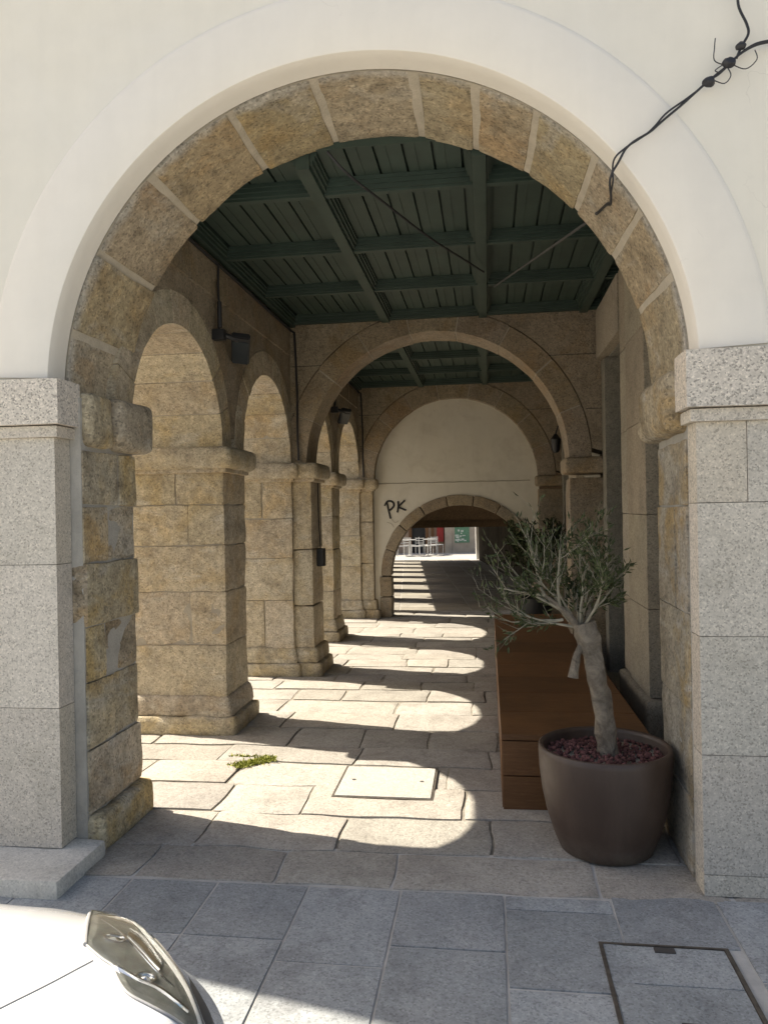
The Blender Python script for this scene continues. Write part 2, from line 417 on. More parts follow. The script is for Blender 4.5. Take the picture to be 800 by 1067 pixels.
# old worn slabs inside the arcade
bm = B(); rr = random.Random(21)
y = -.058; rows = []
while y < 8.7:
    h = rr.uniform(.30, .46); rows.append((y, min(y+h, 8.7))); y += h
def wl(y, x): return y+.03*noise.noise(Vector((x*.9, y*2.1, 3.3)))
for (a, b) in rows:
    x = -2.75-rr.uniform(0, .4); xe = []
    while x < 1.25: xe.append(x); x += rr.uniform(.42, .95)
    xe.append(1.3)
    for x0, x1 in zip(xe, xe[1:]):
        gg = rr.choice((.0015, .003, .004, .008)); t0 = rr.uniform(-.05, .05); t1 = rr.uniform(-.05, .05)
        if x0 == xe[0]: t0 = 0
        front = a <= 0
        ya0, ya1 = (a, a) if front else (wl(a, x0), wl(a, x1))
        slab(bm, ((x0+gg, ya0+gg), (x1-gg, ya1+gg), (x1-gg+(t1 if False else 0), wl(b, x1)-gg), (x0+gg, wl(b, x0)-gg)),
             rr.uniform(-.004, .005), .05, r=.012, amp=.006, freq=3.5, step=.07, amp2=.022)
obj('arcade_paving', bm, M['floor'], kind='structure', base=False)
bm = B(); box(bm, -3.2, 1.3, -.05, 8.75, -.05, -.009)
obj('paving_bed', bm, M['joint'], kind='structure', base=False)
bm = B()
for i in range(len(ys)-1): pass
obj('side_street_bed', (lambda b: (box(b, -9, -3.2, .35, 9, -.04, -.008), b)[1])(B()), M['floor'], kind='structure', base=False)
# ------------------------------------------------------------------ inspection covers
t = thing('inspection_cover', 'pale stone inspection cover flush with sunlit paving under the first arch', 'manhole cover', (-.6, 1.15, 0), 'inspection covers')
bm = B(); slab(bm, ((-.865+.007, .91+.007), (-.325-.007, .905+.007), (-.33-.007, 1.395-.007), (-.87+.007, 1.40-.007)), .0125, .02, r=.003, amp=.0006)
obj('lid', bm, M['whitestone'], t)
bm = B(); q = ((-.872, .90), (-.318, .895), (-.323, 1.405), (-.877, 1.41)); slab(bm, q, .0085, .014, r=.002, amp=0)
obj('frame', bm, M['steel'], t)
bm = B()
for px in ((-.79, 1.16), (-.40, 1.16)):
    bm = B(); lathe(bm, px[0], px[1], [(.010, .010), (.012, .0135), (.009, .0142)], 12); obj('lifting_hole', bm, M['crack'], t)
t = thing('inspection_cover', 'steel framed inspection cover filled with grey granite in the front pavement', 'manhole cover', (.6, -.6, 0), 'inspection covers')
bm = B()
x0, x1, y0, y1 = .36, .80, -.845, -.375
slab(bm, ((x0+.02, y0+.012), (x1-.016, y0+.012), (x1-.016, -.609), (x0+.016, -.609)), .0015, .02, r=.003, amp=.001)
slab(bm, ((x0+.016, -.605), (x1-.016, -.605), (x1-.016, y1-.012), (x0+.016, y1-.012)), .0015, .02, r=.003, amp=.001)
obj('stone_infill', bm, M['slab'], t)
bm = B()
for a in ((x0, x1, y0, y0+.009), (x0, x1, y1-.009, y1), (x0, x0+.014, y0+.009, y1-.009), (x1-.014, x1, y0+.009, y1-.009)): box(bm, *a, -.02, .004)
obj('frame', bm, M['steel'], t)
bm = B()
for yy in (y0+.02, y1-.05):
    bm = B(); box(bm, .545, .615, yy, yy+.03, -.02, .005); obj('lifting_slot', bm, M['crack'], t)
# ------------------------------------------------------------------ front facade
fac = thing('arch_facade', 'cream plastered front facade with a wide round granite arch', 'building', (CX, 0, 0))
def arcpts(c, r, a0, a1, n=64): return [(c[0]+r*math.cos(a0+(a1-a0)*i/n), c[1]+r*math.sin(a0+(a1-a0)*i/n)) for i in range(n+1)]
bm = B()
top = 6.6
ap = arcpts((CX, CZ), CR+.008, PI, 0)
zi = 2.17
aa = [p for p in ap if p[1] >= zi]
prism(bm, [(-4.2, zi), (aa[0][0], zi)]+aa+[(aa[-1][0], zi), (4.5, zi), (4.5, top), (-4.2, top)], .012, .14)  # wall runs on left as an unseen wing, added to shade the pavement
obj('plaster_wall', bm, M['plaster'], fac)
bm = B()
n = 72; prof = [(CR, .14), (CR, .07), (CR, .008), (CR+.002, .003), (CR+.006, .001), (CR+.13, .0), (CR+.255, .001), (CR+.272, .006), (CR+.280, .0135)]
a0 = math.asin((zi-CZ)/CR); rows = []
for i in range(n+1):
    a = PI-a0-(PI-2*a0)*i/n
    rows.append([bm.verts.new((CX+r*math.cos(a), y, max(CZ+r*math.sin(a), zi+.001))) for r, y in prof])
for p, q in zip(rows, rows[1:]):
    for k in range(len(prof)-1): bm.faces.new((p[k], p[k+1], q[k+1], q[k]))
obj('archivolt', bm, M['ringplaster'], fac, angle=35)
# dark gap between plaster and stone arch
bm = B(); ring(bm, (CX, CZ), CR+.012, CR+.05, .05, PI-.05, .139, .152, 64); obj('shrinkage_gap', bm, M['crack'], fac)
# old granite ring
joints = [-.06, .30, .52, .74, .97, 1.18, 1.385, 1.71, 2.0, 2.33, 2.64, 2.92, 3.20]
bm = B()
for a0, a1 in zip(joints, joints[1:]):
    vouss(bm, (CX, CZ), CR-.008+R.uniform(-.004, .004), CR+.28, a0, a1, .155, .70, gap=.034, r=.012, step=.045, amp=.008, freq=5, amp2=.006, taper=.058)
obj('arch_ring', bm, M['arch'], fac)
bm = B(); 
for a0 in joints[1:-1]:
    vouss(bm, (CX, CZ), CR-.001, CR+.27, a0-.018, a0+.018, .157, .69, gap=0, r=.004, step=.05, amp=.005, freq=9, amp2=.004, taper=.058)
ring(bm, (CX, CZ), CR+.002, CR+.03, -.06, 3.2, .156, .185, 64)
obj('mortar_joints', bm, M['mortar'], fac)
# granite cladding panels
def panels(bm, x0, x1, z_list, xsplit, y0=0.0, y1=.128):
    for i, (a, b) in enumerate(zip(z_list, z_list[1:])):
        cs = [x0]+list(xsplit[i] if i < len(xsplit) else [])+[x1]
        for p, q in zip(cs, cs[1:]):
            rbox(bm, p+.0006, q-.0006, y0, y1, a+.0006, b-.0006, r=.0025, step=.2, amp=.0006)
bm = B(); panels(bm, -4.2, XL, [.078, .70, 1.34, 1.907], [[-3.5, -2.75], [-3.1, -2.45], [-3.6, -2.8]])  # cladding follows the added wing at its left end
obj('granite_cladding', bm, M['clad'], fac)
bm = B(); panels(bm, XR, 4.5, [0, .085, .56, 1.03, 1.56, 1.882], [[1.9, 3.1], [1.75, 2.9], [2.1, 3.2], [1.8, 2.8], [1.012, 1.9, 3.0]])
obj('granite_cladding', bm, M['clad'], fac)
for s, (a, b, zt, zb) in (('l', (-4.2, XL+.045, 2.165, 1.96)), ('r', (XR-.045, 4.5, 2.165, 1.935))):
    bm = B(); rbox(bm, a, b, -.045, .15, zb, zt, r=.008, step=.25, amp=.0008)
    im = obj('impost', bm, M['impost'], fac)
    bm = B(); rbox(bm, a+(.02 if s == 'r' else 0), b-(.02 if s == 'l' else 0), -.022, .145, zb-.055, zb-.002, r=.006, step=.3, amp=.0006)
    obj('fillet', bm, M['clad'], im)
# old stone piers behind the cladding
def courses(bm, x0, x1, y0, y1, zs, rng, splitx=.0, splity=.4, jit=.008, **kw):
    for a, b in zip(zs, zs[1:]):
        e = [rng.uniform(-jit, jit) for _ in range(4)]
        X0, X1, Y0, Y1 = x0+e[0], x1+e[1], y0+e[2], y1+e[3]
        g = rng.uniform(.003, .007)
        parts = [(X0, X1, Y0, Y1)]
        if rng.random() < splity:
            s = y0+(y1-y0)*rng.uniform(.35, .65); parts = [(X0, X1, Y0, s-g), (X0+rng.uniform(-jit, jit), X1+rng.uniform(-jit, jit), s+g, Y1)]
        if rng.random() < splitx:
            p = []
            s = x0+(x1-x0)*rng.uniform(.3, .7)
            for q in parts: p += [(q[0], s-g, q[2], q[3]), (s+g, q[1], q[2], q[3])]
            parts = p
        for q in parts: rbox(bm, *q, a+g/2, b-g/2, seed=rng.uniform(0, 99), **kw)
rg = random.Random(5)
bm = B(); kw = dict(r=.008, step=.04, amp=.009, freq=6, amp2=.008)
zs = [.17, .47, .78, 1.04, 1.33, 1.60, 1.865]
courses(bm, -2.57, -1.838, .135, .66, zs, rg, 0, .75, .006, **kw)
pl = obj('old_pier', bm, M['old'], fac)
bm = B(); box(bm, -2.55, -1.850, .132, .645, .0, 2.1); obj('pier_mortar', bm, M['mortar_pale'], pl)
bm = B()
rbox(bm, -2.6, -1.785, .14, .69, -.02, .165, r=.03, step=.05, amp=.012, freq=5, amp2=.01); obj('plinth', bm, M['old'], pl)
bm = B()
for ya, yb in ((.145, .375), (.383, .755)):
    rbox(bm, -2.58, -1.765-(.03 if ya < .2 else 0), ya, yb, 1.875, 2.135, r=.045, step=.035, amp=.008, freq=6, amp2=.006)
obj('capital', bm, M['old'], pl)
bm = B()
courses(bm, .815, 1.2, .150, .69, [0, .33, .7, 1.1, 1.55, 1.83], rg, 0, .3, .004, r=.006, step=.045, amp=.007, freq=6, amp2=.005)
pr = obj('old_pier', bm, M['old2'], fac)
bm = B(); box(bm, .825, 1.2, .132, .68, .0, 2.1); obj('pier_mortar', bm, M['mortar_pale'], pr)
bm = B(); rbox(bm, .735, 1.2, .145, .76, 1.86, 2.125, r=.055, step=.035, amp=.007, freq=6, amp2=.006)
obj('capital', bm, M['old'], pr)
bm = B(); rbox(bm, -4.2, -1.755, -.285, .13, -.01, .075, r=.018, step=.06, amp=.006, amp2=.004)
obj('foot_slab', bm, M['footstone'], fac)
# back of the front wall inside
bm = B()
ap = arcpts((CX, CZ), CR+.26, PI-.02, .02, 40)
prism(bm, [(-2.57, 2.13), (ap[0][0], 2.13)]+ap[1:-1]+[(ap[-1][0], 2.13), (1.3, 2.13), (1.3, 3.6), (-2.57, 3.6)], .142, .675)
obj('rubble_core', bm, M['inner'], fac)
# ------------------------------------------------------------------ arcade pillars
capz = (1.86, 2.035)
def base_profile(bm, x0, x1, y0, y1, seed):
    rbox(bm, x0-.07, x1+.075, y0-.07, y1+.07, -.02, .12, r=.03, step=.045, amp=.012, freq=6, amp2=.008, seed=seed)
    c = Vector(((x0+x1)/2, (y0+y1)/2, .19)); h = ((x1-x0)/2+.045, (y1-y0)/2+.045, .075)
    def f(p):
        k = 1-.5*max(0, (p.z+.075)/.15)*.16
        return Vector((c.x+p.x*k, c.y+p.y*k, c.z+p.z))
    rblock(bm, h, .03, f, (seg(2*h[0], .045), seg(2*h[1], .045), 5), .010, 6, seed+3, .006)
def capital(bm, x0, x1, y0, y1, seed, o=.085):
    rbox(bm, x0-o, x1+o, y0-o, y1+o, 1.875, 2.03, r=.055, step=.035, amp=.006, freq=7, amp2=.004, seed=seed)
    rbox(bm, x0-o*.35, x1+o*.35, y0-o*.35, y1+o*.35, 1.845, 1.885, r=.012, step=.05, amp=.004, seed=seed+1)
labs = ['weathered granite pillar nearest the entrance arch, with grey mortar joints', 'granite pillar with pilaster carrying the first inner arch, electrical box on it',
        'slim granite pillar standing between the two inner arches', 'granite pillar with pilaster beside the graffiti wall']
for k, (y0, y1) in enumerate(PIL):
    rg = random.Random(30+k)
    t = thing('stone_pillar', labs[k], 'pillar', ((PX0+PX1)/2, (y0+y1)/2, 0), 'granite pillars of the left arcade')
    zs = [[.25, .62, 1.0, 1.33, 1.62, 1.86], [.25, .72, 1.12, 1.5, 1.86], [.25, .6, 1.1, 1.5, 1.86], [.25, .75, 1.2, 1.86]][k]
    bm = B()
    courses(bm, PX0, PX1, y0, y1, zs, rg, .35, .0, .005, r=.008, step=.036, amp=.011, freq=7, amp2=.009)
    sh = obj('shaft', bm, M['pillar'], t)
    bm = B(); box(bm, PX0+.011, PX1-.011, y0+.011, y1-.011, .0, 2.0); obj('mortar_core', bm, M['mortar_grey'], sh)
    bm = B(); base_profile(bm, PX0, PX1, y0, y1, k*5.); obj('plinth', bm, M['pillar'], t)
    bm = B(); capital(bm, PX0, PX1, y0, y1, k*7.); obj('capital', bm, M['pillar'], t)
    if k in (1, 3):
        bm = B(); courses(bm, PX1-.005, -1.665, y0+.035, y1+.02, [.25, .66, 1.2, 1.86] if k == 1 else [.25, .8, 1.4, 1.86], rg, 0, 0, .004, r=.014, step=.04, amp=.007, freq=6, amp2=.004)
        pi = obj('pilaster', bm, M['pillar'], t)
        bm = B(); base_profile(bm, PX1, -1.66, y0+.04, y1+.02, k*5.+1); obj('pilaster_plinth', bm, M['pillar'], pi)
        bm = B(); capital(bm, PX1-.02, -1.66, y0+.045, y1+.02, k*7.+2, .078); obj('pilaster_capital', bm, M['pillar'], pi)
# ------------------------------------------------------------------ side arcade wall above the pillars
t = thing('arcade_wall', 'left arcade wall of four round arches above the granite pillars', 'wall', (-2.2, 4.4, 2.0))
bm = B(); pts = [(.60, 3.62), (.60, 2.03)]
for (c, r) in ARC:
    pts += [(c-r-.17, 2.03)]+[(c+(r+.17)*math.cos(a), 2.03+(r+.15)*math.sin(a)) for a in [PI-PI*i/24 for i in range(1, 24)]]+[(c+r+.17, 2.03)] if False else []
# arch ring stones
for (c, r) in ARC:
    b2 = B(); n = 9
    for i in range(n):
        vouss(b2, (c, SPR), r, r+.20, PI*i/n, PI*(i+1)/n, PX0, PX1, plane='YZ', gap=.006, r=.006, step=.05, amp=.006, freq=6, amp2=.004)
    ar = obj('arch_ring', b2, M['pillar'], t)
    b2 = B(); ring(b2, (c, SPR), r+.006, r+.19, 0, PI, PX0+.01, PX1-.012, 32, plane='YZ'); obj('mortar_joints', b2, M['mortar_grey'], ar)
pts = [(.60, 3.62), (.60, 2.04)]
rs = .10
for (c, r) in ARC:
    lo = [(c+(r+rs)*math.cos(PI-PI*i/28), SPR+(r+rs)*math.sin(PI-PI*i/28)) for i in range(29)]
    pts += [p for p in lo if p[1] > 2.04 and p[0] > pts[-1][0]-.0]
pts += [(8.30, 2.04), (8.30, 3.62)]
prism(bm, pts, PX0+.006, PX1-.008, plane='YZ')
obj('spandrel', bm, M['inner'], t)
bm = B(); y = .7
while y < 8.2:
    L = R.uniform(.6, 1.1); e = min(y+L, 8.25)
    if y < 4.0 < e: e = 3.96
    if 3.9 < y < 4.4: y = 4.44; e = min(y+L, 8.25)
    if y < 7.85 < e: e = 7.83
    if y > 7.8: break
    rbox(bm, -1.99, PX1+.012, y+.005, e-.005, 3.05, 3.32, r=.012, step=.08, amp=.005); y = e
obj('cornice_course', bm, M['inner'], t)
# ------------------------------------------------------------------ transverse arches
def transverse(y0, y1, c, r0, r1, label, zspr=2.0):
    t = thing('transverse_arch', label, 'arch', (c, y0, 0), 'inner arches across the passage')
    bm = B(); n = 9
    for i in range(n):
        vouss(bm, (c, zspr), r0, r1, PI*i/n, PI*(i+1)/n, y0, y1, gap=.006, r=.006, step=.05, amp=.005, freq=6, amp2=.004)
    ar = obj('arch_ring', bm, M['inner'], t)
    bm = B(); ring(bm, (c, zspr), r0+.006, r1-.01, 0, PI, y0+.006, y1-.012, 40); obj('mortar_joints', bm, M['mortar_grey'], ar)
    bm = B(); ap = [p for p in arcpts((c, zspr), r1+.006, PI, 0, 48) if p[1] > zspr+.035]
    lo = [p for p in ap if p[1] < 3.52]
    left = [p for p in lo if p[0] < c]; right = [p for p in lo if p[0] > c]
    prism(bm, [(PX1-.03, zspr+.035)]+left+[(left[-1][0], 3.62), (PX1-.03, 3.62)], y0+.008, y1-.01)
    prism(bm, [(right[0][0], 3.62)]+right+[(1.14, zspr+.035), (1.14, 3.62)], y0+.008, y1-.01)
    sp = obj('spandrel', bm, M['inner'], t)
    bm = B()
    bm.free()
    for xx0, xx1, z in ((PX1+.01, -1.35, 2.95), (.55, 1.05, 2.95), (PX1+.01, -1.7, 2.5), (.9, 1.05, 2.45)):
        bm = B(); box(bm, xx0, xx1, y0+.0065, y0+.012, z, z+.006); obj('course_joint', bm, M['crack'], sp)
    bm = B(); courses(bm, c+r0, 1.10, y0+.02, y1-.02, [.2, .7, 1.25, 1.83], random.Random(int(y0*10)), 0, 0, .004, r=.014, step=.05, amp=.006, freq=6, amp2=.004)
    pi = obj('pilaster', bm, M['inner'], t)
    bm = B(); rbox(bm, c+r0-.05, 1.10, y0-.04, y1+.04, -.01, .2, r=.03, step=.05, amp=.008); obj('plinth', bm, M['inner'], pi)
    bm = B(); rbox(bm, c+r0-.04, 1.10, y0-.035, y1+.035, 1.865, 2.015, r=.03, step=.035, amp=.006); obj('capital', bm, M['inner'], pi)
    return t
transverse(4.0, 4.42, -.485, 1.225, 1.43, 'nearer round granite arch crossing the passage under the green ceiling')
transverse(7.85, 8.27, -.465, 1.17, 1.42, 'farther round granite arch crossing the passage, filled by the cream wall', 1.99)
# ------------------------------------------------------------------ infill wall with the low arch and graffiti
t = thing('infill_wall', 'weathered cream wall with a low stone arch and a black PK scrawl', 'wall', (-.46, 8.05, 0))
lc, lz, lr = -.40, .60, 1.02
bm = B()
up = [p for p in arcpts((-.465, 1.99), 1.19, 0, PI, 40)]
lo = arcpts((lc, lz), lr+.14, PI, 0, 40)
prism(bm, [(-1.66, 0), (lc-lr-.14, 0)]+lo+[(lc+lr+.14, 0), (.73, 0)]+up+[(-1.66, 1.99)], 7.98, 8.20)
obj('plaster', bm, M['dirtyplaster'], t)
bm = B()
n = 9
for i in range(n): vouss(bm, (lc, lz), lr, lr+.15, PI*i/n, PI*(i+1)/n, 7.955, 8.24, gap=.008, r=.012, step=.05, amp=.006, amp2=.004)
for s in (-1, 1):
    for a, b in ((0, .3), (.3, .6)):
        xa, xb = sorted((lc+s*(lr-.005), lc+s*(lr+.17)))
        rbox(bm, xa, xb, 7.95, 8.24, a, b-.008, r=.015, step=.05, amp=.008)
obj('low_arch', bm, M['inner'], t)
bm = B(); pts = [(-1.6+.1*i, 7.977, 1.955+.012*noise.noise(Vector((i*.7, 1, 1)))) for i in range(23)]
tube(bm, pts, .006, 5); obj('crack', bm, M['mortar_grey'], t)
def stroke(bm, pts, w=.010):
    tube(bm, [(x, 7.975, z) for x, z in smoothpts([(a, 0, b) for a, b in pts], 5) and [(p.x, p.z) for p in smoothpts([(a, 0, b) for a, b in pts], 5)]], w, 5)
bm = B()
px, pz = -1.50, 1.53
stroke(bm, [(px+.085, pz-.09), (px+.06, pz+.02), (px+.035, pz+.15)], .014)
stroke(bm, [(px+.0, pz+.10), (px+.045, pz+.165), (px+.115, pz+.155), (px+.135, pz+.10), (px+.09, pz+.045), (px+.05, pz+.03)], .014)
stroke(bm, [(px+.185, pz+.0), (px+.20, pz+.08), (px+.20, pz+.165)], .014)
stroke(bm, [(px+.30, pz+.175), (px+.215, pz+.085), (px+.265, pz+.05), (px+.315, pz+.03)], .014)
gr = obj('graffiti', bm, M['graf'], t)
bm = B(); stroke(bm, [(px+.10, pz-.10), (px+.15, pz-.15), (px+.20, pz-.12)], .003); stroke(bm, [(px+.03, pz-.14), (px+.10, pz-.17), (px+.13, pz-.22)], .003)
obj('faded_scrawl', bm, M['mortar_grey'], gr)
# ------------------------------------------------------------------ right hand house wall with doorways
t = thing('house_wall', 'granite house wall with two tall doorways along the right of the passage', 'wall', (1.1, 4, 0))
bm = B()
def yz(bm, y0, y1, z0, z1, xf, th=.2): box(bm, xf, xf+th, y0, y1, z0, z1)
for o, yend in ((0, 4.0), (3.85, 7.85)):
    s = .66 if o == 0 else 4.42
    for (a, b, z0, z1) in ((s, 2.79+o, 0, 3.62), (2.79+o, 3.90+o, 2.87, 3.62), (3.90+o, yend+.2 if o == 0 else 8.3, 0, 3.62)):
        yz(bm, a, b, z0, z1, 1.075)
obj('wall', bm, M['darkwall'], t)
for o in (0, 3.85):
    bm = B(); rg = random.Random(3)
    yy1 = 2.79+o
    for a, b in ((.34, .9), (.9, 1.5), (1.5, 2.1), (2.1, 2.7), (2.7, CEIL)):
        rbox(bm, .985, 1.09, 1.83+o, 2.47+o, a+.001, b-.001, r=.004, step=.07, amp=.003)
        rbox(bm, 1.0, 1.09, 2.51+o, yy1, a+.001, b-.001, r=.004, step=.07, amp=.003)
    pi = obj('pilaster', bm, M['wallstone'], t)
    bm = B(); rbox(bm, .955, 1.09, 1.78+o, 2.81+o, 0, .335, r=.03, step=.05, amp=.006); obj('plinth', bm, M['wallstone'], pi)
    bm = B(); box(bm, 1.045, 1.08, 2.46+o, 2.52+o, .34, CEIL); obj('groove', bm, M['crack'], pi)
    bm = B(); rbox(bm, .99, 1.09, 2.80+o, 3.97+o, 2.88, CEIL-.002, r=.012, step=.08, amp=.004); obj('lintel', bm, M['wallstone'], t)
    bm = B(); rbox(bm, 1.03, 1.26, 3.76+o, 3.96+o, 0, 2.87, r=.012, step=.08, amp=.003); obj('far_jamb', bm, M['darkwall'], t)
    bm = B(); box(bm, 1.275, 1.33, 2.6+o, 3.98+o, 0, 3.0); dr = obj('door', bm, M['door'], t)
    bm = B()
    for i in range(4): rbox(bm, 1.262, 1.28, 2.82+o+i*.24, 3.04+o+i*.24, .05, 2.8, r=.006, step=.2, amp=0)
    obj('door_board', bm, M['door'], dr)
    bm = B(); box(bm, 1.0, 1.28, 2.8+o, 3.9+o, 0, .10); obj('sill', bm, M['wallstone'], t)
# ------------------------------------------------------------------ coffered ceilings
def ceiling(y0, y1, label, ylines):
    t = thing('coffered_ceiling', label, 'ceiling', (-.4, (y0+y1)/2, CEIL), 'green coffered ceilings')
    xsb = [-1.83, -.92, -.015, .89]
    bm = B(); x = -1.9
    while x < 1.12:
        box(bm, x+.007, x+.143, y0, y1, 3.417, 3.44); box(bm, x+.055, x+.062, y0, y1, 3.413, 3.43); x += .15
    box(bm, -1.95, 1.2, y0, y1, 3.443, 3.465); box(bm, -1.9, 1.12, y0-.012, y0-.002, 3.41, 3.50)
    obj('boarding', bm, M['green'], t)
    for x in xsb:
        bm = B(); rbox(bm, x-.038, x+.038, y0+.012, y1, CEIL, 3.416, r=.005, step=.5, amp=0)
        b = obj('long_beam', bm, M['green'], t)
    bm = B()
    for y in ylines:
        rbox(bm, -1.87, 1.08, y-.024, y+.024, CEIL+.014, 3.416, r=.005, step=.5, amp=0)
    obj('cross_beams', bm, M['green'], t)
    bm = B()
    for x0, x1 in zip([-1.95]+xsb, xsb+[1.1]):
        for a, b in zip([y0]+ylines, ylines+[y1]):
            X0, X1, Y0, Y1 = x0+.038, x1-.038, a+.024, b-.024
            if X1-X0 < .12 or Y1-Y0 < .12: continue
            w = 0.
            for d, z in ((.018, CEIL+.028), (.034, CEIL+.05), (.046, CEIL+.072)):
                ya = Y0+w if a > y0 else Y0
                if a > y0: box(bm, X0+w, X1-w, Y0+w, Y0+d, z, 3.416)
                box(bm, X0+w, X1-w, Y1-d, Y1-w, z, 3.4165)
                yb = Y0+d if a > y0 else Y0
                box(bm, X0+w*.8, X0+d*.8, yb+.0005, Y1-d-.0005, z+.001, 3.417); box(bm, X1-d*.8, X1-w*.8, yb+.0005, Y1-d-.0005, z+.001, 3.4175)
                w = d
    obj('coffer_moulding', bm, M['green'], t)
ceiling(.692, 4.0, 'dark green coffered timber ceiling of the first bay behind the entrance arch', [1.10, 2.055, 3.01, 3.955])
ceiling(4.43, 7.86, 'dark green coffered timber ceiling of the second bay, behind the first inner arch', [4.95, 5.9, 6.85, 7.8])
# ------------------------------------------------------------------ storeys above and behind
bm = B()
box(bm, PX0, 4.5, .142, 8.28, 3.63, 6.6); box(bm, 1.45, 4.5, .142, 8.28, 0, 3.625)  # lower box is an unseen mass added to keep light from leaking in
obj('upper_storey', bm, M['plaster'], None, 'plain cream plastered upper storey resting on the arcade', 'building')
# ------------------------------------------------------------------ platform
t = thing('wooden_platform', 'long low brown wooden platform along the right wall behind the potted olive', 'platform', (.42, 3.1, 0))
bm = B(); box(bm, .065, .775, .835, 5.38, .0, .36); obj('carcass', bm, M['rust'], t)
bm = B(); y = .812
i = 0
while y < 5.4:
    w = .46; rbox(bm, .045, .795, y+.002, min(y+w, 5.4)-.002, .36, .392, r=.004, step=.3, amp=0); y += w
obj('top_boards', bm, M['rust'], t)
bm = B()
for a, b in ((.002, .176), (.18, .357)): rbox(bm, .05, .79, .81, .834, a, b, r=.004, step=.3, amp=0)
obj('front_boards', bm, M['rust'], t)
bm = B()
for k in range(5):
    a = .838+k*.91; rbox(bm, .045, .063, a+.002, min(a+.91, 5.4)-.002, .002, .357, r=.003, step=.4, amp=0)
obj('side_boards', bm, M['rust'], t)
# ------------------------------------------------------------------ pot + olive
PXc, PYc = .505, .42
t = thing('plant_pot', 'large round brown pot at the foot of the right pier', 'plant pot', (PXc, PYc, 0))
bm = B(); prof = [(.19, .0), (.205, .008), (.235, .08), (.262, .17), (.282, .27), (.293, .37), (.296, .44), (.294, .466), (.286, .472), (.276, .468), (.272, .45), (.27, .40), (.26, .38)]
lathe(bm, PXc, PYc, prof, 64, True); obj('pot_body', bm, M['pot'], t, angle=70)
bm = B(); rg = random.Random(2)
for i in range(620):
    a = rg.uniform(0, 2*PI); r = .262*math.sqrt(rg.random()); s = rg.uniform(.007, .015)
    m = Matrix.Translation((PXc+r*math.cos(a), PYc+r*math.sin(a), .415+rg.uniform(0, .012)+.012*(1-r/.26)))@Quaternion(Vector((rg.random()-.5, rg.random()-.5, rg.random()-.5)).normalized(), rg.uniform(0, 6)).to_matrix().to_4x4()@Matrix.Diagonal((s, s*rg.uniform(.6, 1), s*rg.uniform(.5, .9), 1))
    bmesh.ops.create_icosphere(bm, subdivisions=1, radius=1, matrix=m)
for v in bm.verts: v.co += Vector((rg.uniform(-1, 1), rg.uniform(-1, 1), rg.uniform(-1, 1)))*.0015
o = obj('gravel_mulch', bm, M['lava'], t, smooth=False, kind='stuff')
bm = B(); lathe(bm, PXc, PYc, [(.268, .40), (.268, .412)], 32); obj('soil', bm, M['joint'], t)
def leaf(bm, p, d, L, w, rg):
    d = d.normalized(); s = d.orthogonal().normalized(); s = (Quaternion(d, rg.uniform(0, 6.28)).to_matrix()@s); up = d.cross(s)
    a = bm.verts.new(p); b = bm.verts.new(p+d*L*.45+s*w+up*w*.25); c = bm.verts.new(p+d*L-up*L*.08); e = bm.verts.new(p+d*L*.45-s*w+up*w*.25)
    bm.faces.new((a, b, c)); bm.faces.new((a, c, e))
def grow(base, d0, L, r, depth, rg, tw, tips, maxd, spread=.6, upw=.15, kids=(2, 4)):
    pts = [Vector(base)]; d = Vector(d0).normalized(); n = 6
    for i in range(n):
        d = (d+Vector((rg.uniform(-1, 1), rg.uniform(-1, 1), rg.uniform(-1, 1)))*.17+Vector((0, 0, upw*.25))).normalized()
        pts.append(pts[-1]+d*L/n)
    rads = [r*(1-.62*i/n) for i in range(n+1)]
    tube(tw, pts, rads, 5 if depth > 0 else 6)
    for i in range(1, n+1): tips.append((pts[i], (pts[i]-pts[i-1]).normalized(), depth))
    if depth < maxd:
        for k in range(rg.randint(*kids)):
            i = rg.randint(1, n); dd = (pts[i]-pts[i-1]).normalized()
            nd = (dd+Vector((rg.uniform(-1, 1), rg.uniform(-1, 1), rg.uniform(-.6, 1)))*spread*1.2).normalized()
            grow(pts[i], nd, L*rg.uniform(.45, .75), max(rads[i]*.62, .0011), depth+1, rg, tw, tips, maxd, spread, upw, kids)
t = thing('olive_tree', 'small olive tree with sparse bare twigs in the brown pot', 'tree', (.53, .42, .41))
rg = random.Random(11)
bm = B()
tp = smoothpts([(.527, .42, .40), (.515, .42, .52), (.495, .425, .68), (.470, .43, .84), (.445, .435, .94), (.425, .44, 1.02)], 6)
n = len(tp); tube(bm, tp, [.050-.008*math.sin(PI*min(1, i/n*1.4))+.012*max(0, (i/n-.55))-.012*max(0, (i/n-.85))*6 for i in range(n)], 20, wob=.3)
tube(bm, smoothpts([(.43, .43, .94), (.385, .42, 1.02), (.325, .41, 1.09), (.25, .40, 1.15)], 5), [.021-.0009*i for i in range(16)], 10, wob=.15)
tube(bm, smoothpts([(.43, .44, .96), (.45, .46, 1.05), (.47, .48, 1.14)], 5), [.021-.0011*i for i in range(11)], 10, wob=.15)
tube(bm, smoothpts([(.425, .425, .95), (.392, .41, .88), (.378, .405, .82), (.37, .40, .775)], 5), [.012+.0009*i for i in range(16)], 10, wob=.2)
obj('trunk', bm, M['bark'], t)
tw = B(); tips = []
